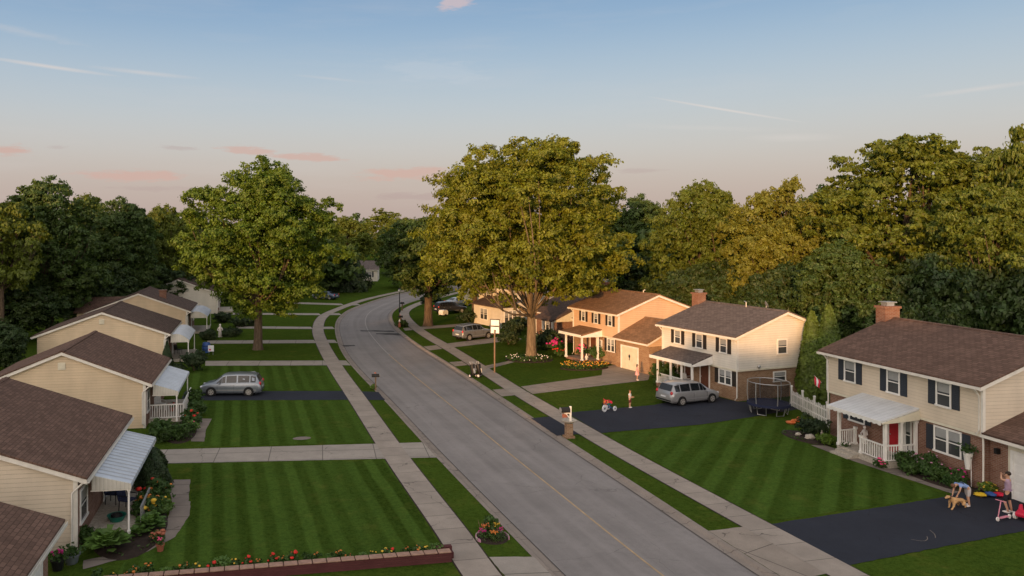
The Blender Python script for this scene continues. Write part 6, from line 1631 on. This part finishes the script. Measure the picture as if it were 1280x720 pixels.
# ------------------------------------------------------------------ sky, sun, camera
def world():
    w = bpy.data.worlds.new('World'); S.world = w; w.use_nodes = True
    t = NT.__new__(NT); t.t = w.node_tree; t.t.nodes.clear()
    out = t.n('ShaderNodeOutputWorld'); bg = t.n('ShaderNodeBackground')
    sky = t.n('ShaderNodeTexSky', sky_type='NISHITA'); sky.sun_disc = False
    sky.sun_elevation = R(SUN_EL); sky.sun_rotation = math.atan2(SUN_AZ[0], SUN_AZ[1])
    sky.air_density = 1.2; sky.dust_density = 1.5; sky.ozone_density = 2.0
    d = t.coord('Generated'); nrm = t.n('ShaderNodeVectorMath', operation='NORMALIZE'); t.l(d, nrm.inputs[0])
    x, y, z = t.sep(nrm.outputs[0])
    rp = t.n('ShaderNodeValToRGB'); t.l(t.rng(z, 0.0, 0.5), rp.inputs[0])
    cr = rp.color_ramp; cr.interpolation = 'B_SPLINE'
    stops = [(0.0, (.47, .37, .345)), (.10, (.50, .405, .375)), (.19, (.55, .505, .48)), (.30, (.50, .54, .575)), (.44, (.345, .46, .59)), (.57, (.20, .335, .53)), (.68, (.24, .34, .48)), (.82, (.44, .46, .51)), (1.0, (.60, .585, .595))]
    while len(cr.elements) < len(stops): cr.elements.new(.5)
    for e, (p, c) in zip(cr.elements, stops): e.position = p; e.color = c + (1,)
    # warm brightening low towards the sun
    col = rp.outputs[0]
    az = t.math('ARCTAN2', x, y)
    nz = t.noise(t.mapping(nrm.outputs[0], (3, 3, 16)), 9.0, 7, 0.68)
    wisp = t.noise(t.mapping(nrm.outputs[0], (2, 2, 17), (0, 0.05, 0.4)), 1.8, 6, 0.6)
    col = t.mix(t.math('MULTIPLY', t.rng(wisp, .53, .78), .16), col, (.62, .58, .58))
    # the sunset side of the sky, behind the viewer, is brighter and warmer
    dt = t.math('ADD', t.math('MULTIPLY', x, SUN_AZ[0]), t.math('MULTIPLY', y, SUN_AZ[1]))
    gl = t.math('MULTIPLY', t.rng(dt, .0, .85), t.rng(z, .8, .15))
    col = t.mix(gl, col, (3.5, 2.9, 2.4))
    def streak(px, py, L, wd, slope, c, amt, soft=.5, nzk=.8):
        nonlocal col
        a0 = R(13) + math.atan((px - 486.63) / 960); cs = 960 / math.cos(math.atan((px - 486.63) / 960)); e0 = (285 - py) / cs; e0 = math.sin(math.atan(e0))
        k = 1 / cs; sa = math.atan(slope); ca, sn = math.cos(sa), math.sin(sa)
        da = t.math('SUBTRACT', az, a0); de = t.math('SUBTRACT', z, e0)
        u = t.math('DIVIDE', t.math('ADD', t.math('MULTIPLY', da, ca), t.math('MULTIPLY', de, -sn)), L * k)
        v = t.math('DIVIDE', t.math('ADD', t.math('MULTIPLY', da, sn), t.math('MULTIPLY', de, ca)), wd * k)
        r = t.math('SQRT', t.math('ADD', t.math('MULTIPLY', u, u), t.math('MULTIPLY', v, v)))
        r = t.math('ADD', r, t.math('MULTIPLY', t.math('SUBTRACT', nz, .5), nzk * 3.4))
        f = t.math('MULTIPLY', t.rng(r, 1.0, soft), amt)
        # keep to the front half of the dome
        col = t.mix(f, col, c)
    pk, pl = (.58, .395, .36), (.43, .32, .325)
    for q in [(166, 220, 72, 8, 0, pk, 1), (508, 217, 68, 9, -.02, pk, 1), (311, 188, 42, 6, 0, pk, .9), (388, 197, 48, 6.5, .05, pk, .95), (8, 188, 34, 8, 0, pk, 1), (570, 3, 24, 9, -.1, (.62, .47, .47), .75),
              (516, 246, 46, 5, 0, pl, .5), (806, 213, 32, 3.5, 0, pl, .4), (222, 185, 26, 3, 0, pl, .4), (70, 184, 20, 3, 0, pl, .3), (190, 236, 60, 4, 0, pl, .35), (545, 88, 70, 16, .1, (.52, .56, .62), .3), (1070, 18, 46, 10, -.1, (.35, .45, .57), .3)]: streak(*q)
    wc = (.66, .60, .58)
    for q in [(905, 137, 100, 1.9, .235, wc, .85, .2, .05), (990, 172, 60, 6, .04, wc, .35, .1, .2), (60, 83, 90, 3.0, .07, wc, .8, .1, .1), (180, 91, 75, 3.4, .05, wc, .5, .1, .2), (1225, 111, 75, 4, -.06, wc, .5, .1, .2), (410, 98, 50, 2.2, .08, wc, .25, .1, .2), (20, 38, 90, 6, .12, wc, .22, .1, .6), (880, 160, 110, 4, .08, wc, .2, .1, .6)]: streak(*q)
    m = t.n('ShaderNodeMix', data_type='RGBA'); m.inputs[0].default_value = .22
    ten = t.n('ShaderNodeVectorMath', operation='SCALE'); t.l(col, ten.inputs[0]); ten.inputs['Scale'].default_value = 12.5
    t.l(ten.outputs[0], m.inputs[6]); t.l(sky.outputs[0], m.inputs[7])
    t.l(m.outputs[2], bg.inputs[0]); bg.inputs[1].default_value = 0.1
    t.l(bg.outputs[0], out.inputs[0])
    # ground side of the dome is never seen
world()
sd = bpy.data.lights.new('sun', 'SUN'); sd.energy = 5.0; sd.angle = R(.8); sd.color = (1.0, .53, .21)
so = bpy.data.objects.new('sun', sd); COL.objects.link(so)
dv = Vector((SUN_AZ[0], SUN_AZ[1], math.tan(R(SUN_EL)))).normalized()
so.rotation_euler = dv.to_track_quat('Z', 'Y').to_euler(); so.location = (-60, -50, 40)

cd = bpy.data.cameras.new('camera'); cam = bpy.data.objects.new('camera', cd); COL.objects.link(cam)
cd.sensor_width = 36; cd.lens = 27; cd.clip_start = .5; cd.clip_end = 3000
cd.shift_x = (640 - 486.63) / 1280; cd.shift_y = -(360 - 285) / 1280
cam.location = (0, 0, CAM_H); cam.rotation_euler = (R(90), 0, R(-13))
S.camera = cam
vs = S.view_settings; vs.view_transform = 'Standard'; vs.look = 'None'; vs.exposure = 0.0; vs.gamma = 1.0
S.cycles.max_bounces = 5; S.cycles.diffuse_bounces = 3; S.cycles.glossy_bounces = 2; S.cycles.transmission_bounces = 2; S.cycles.transparent_max_bounces = 6
S.cycles.use_denoising = True
S.cycles.sample_clamp_indirect = 4
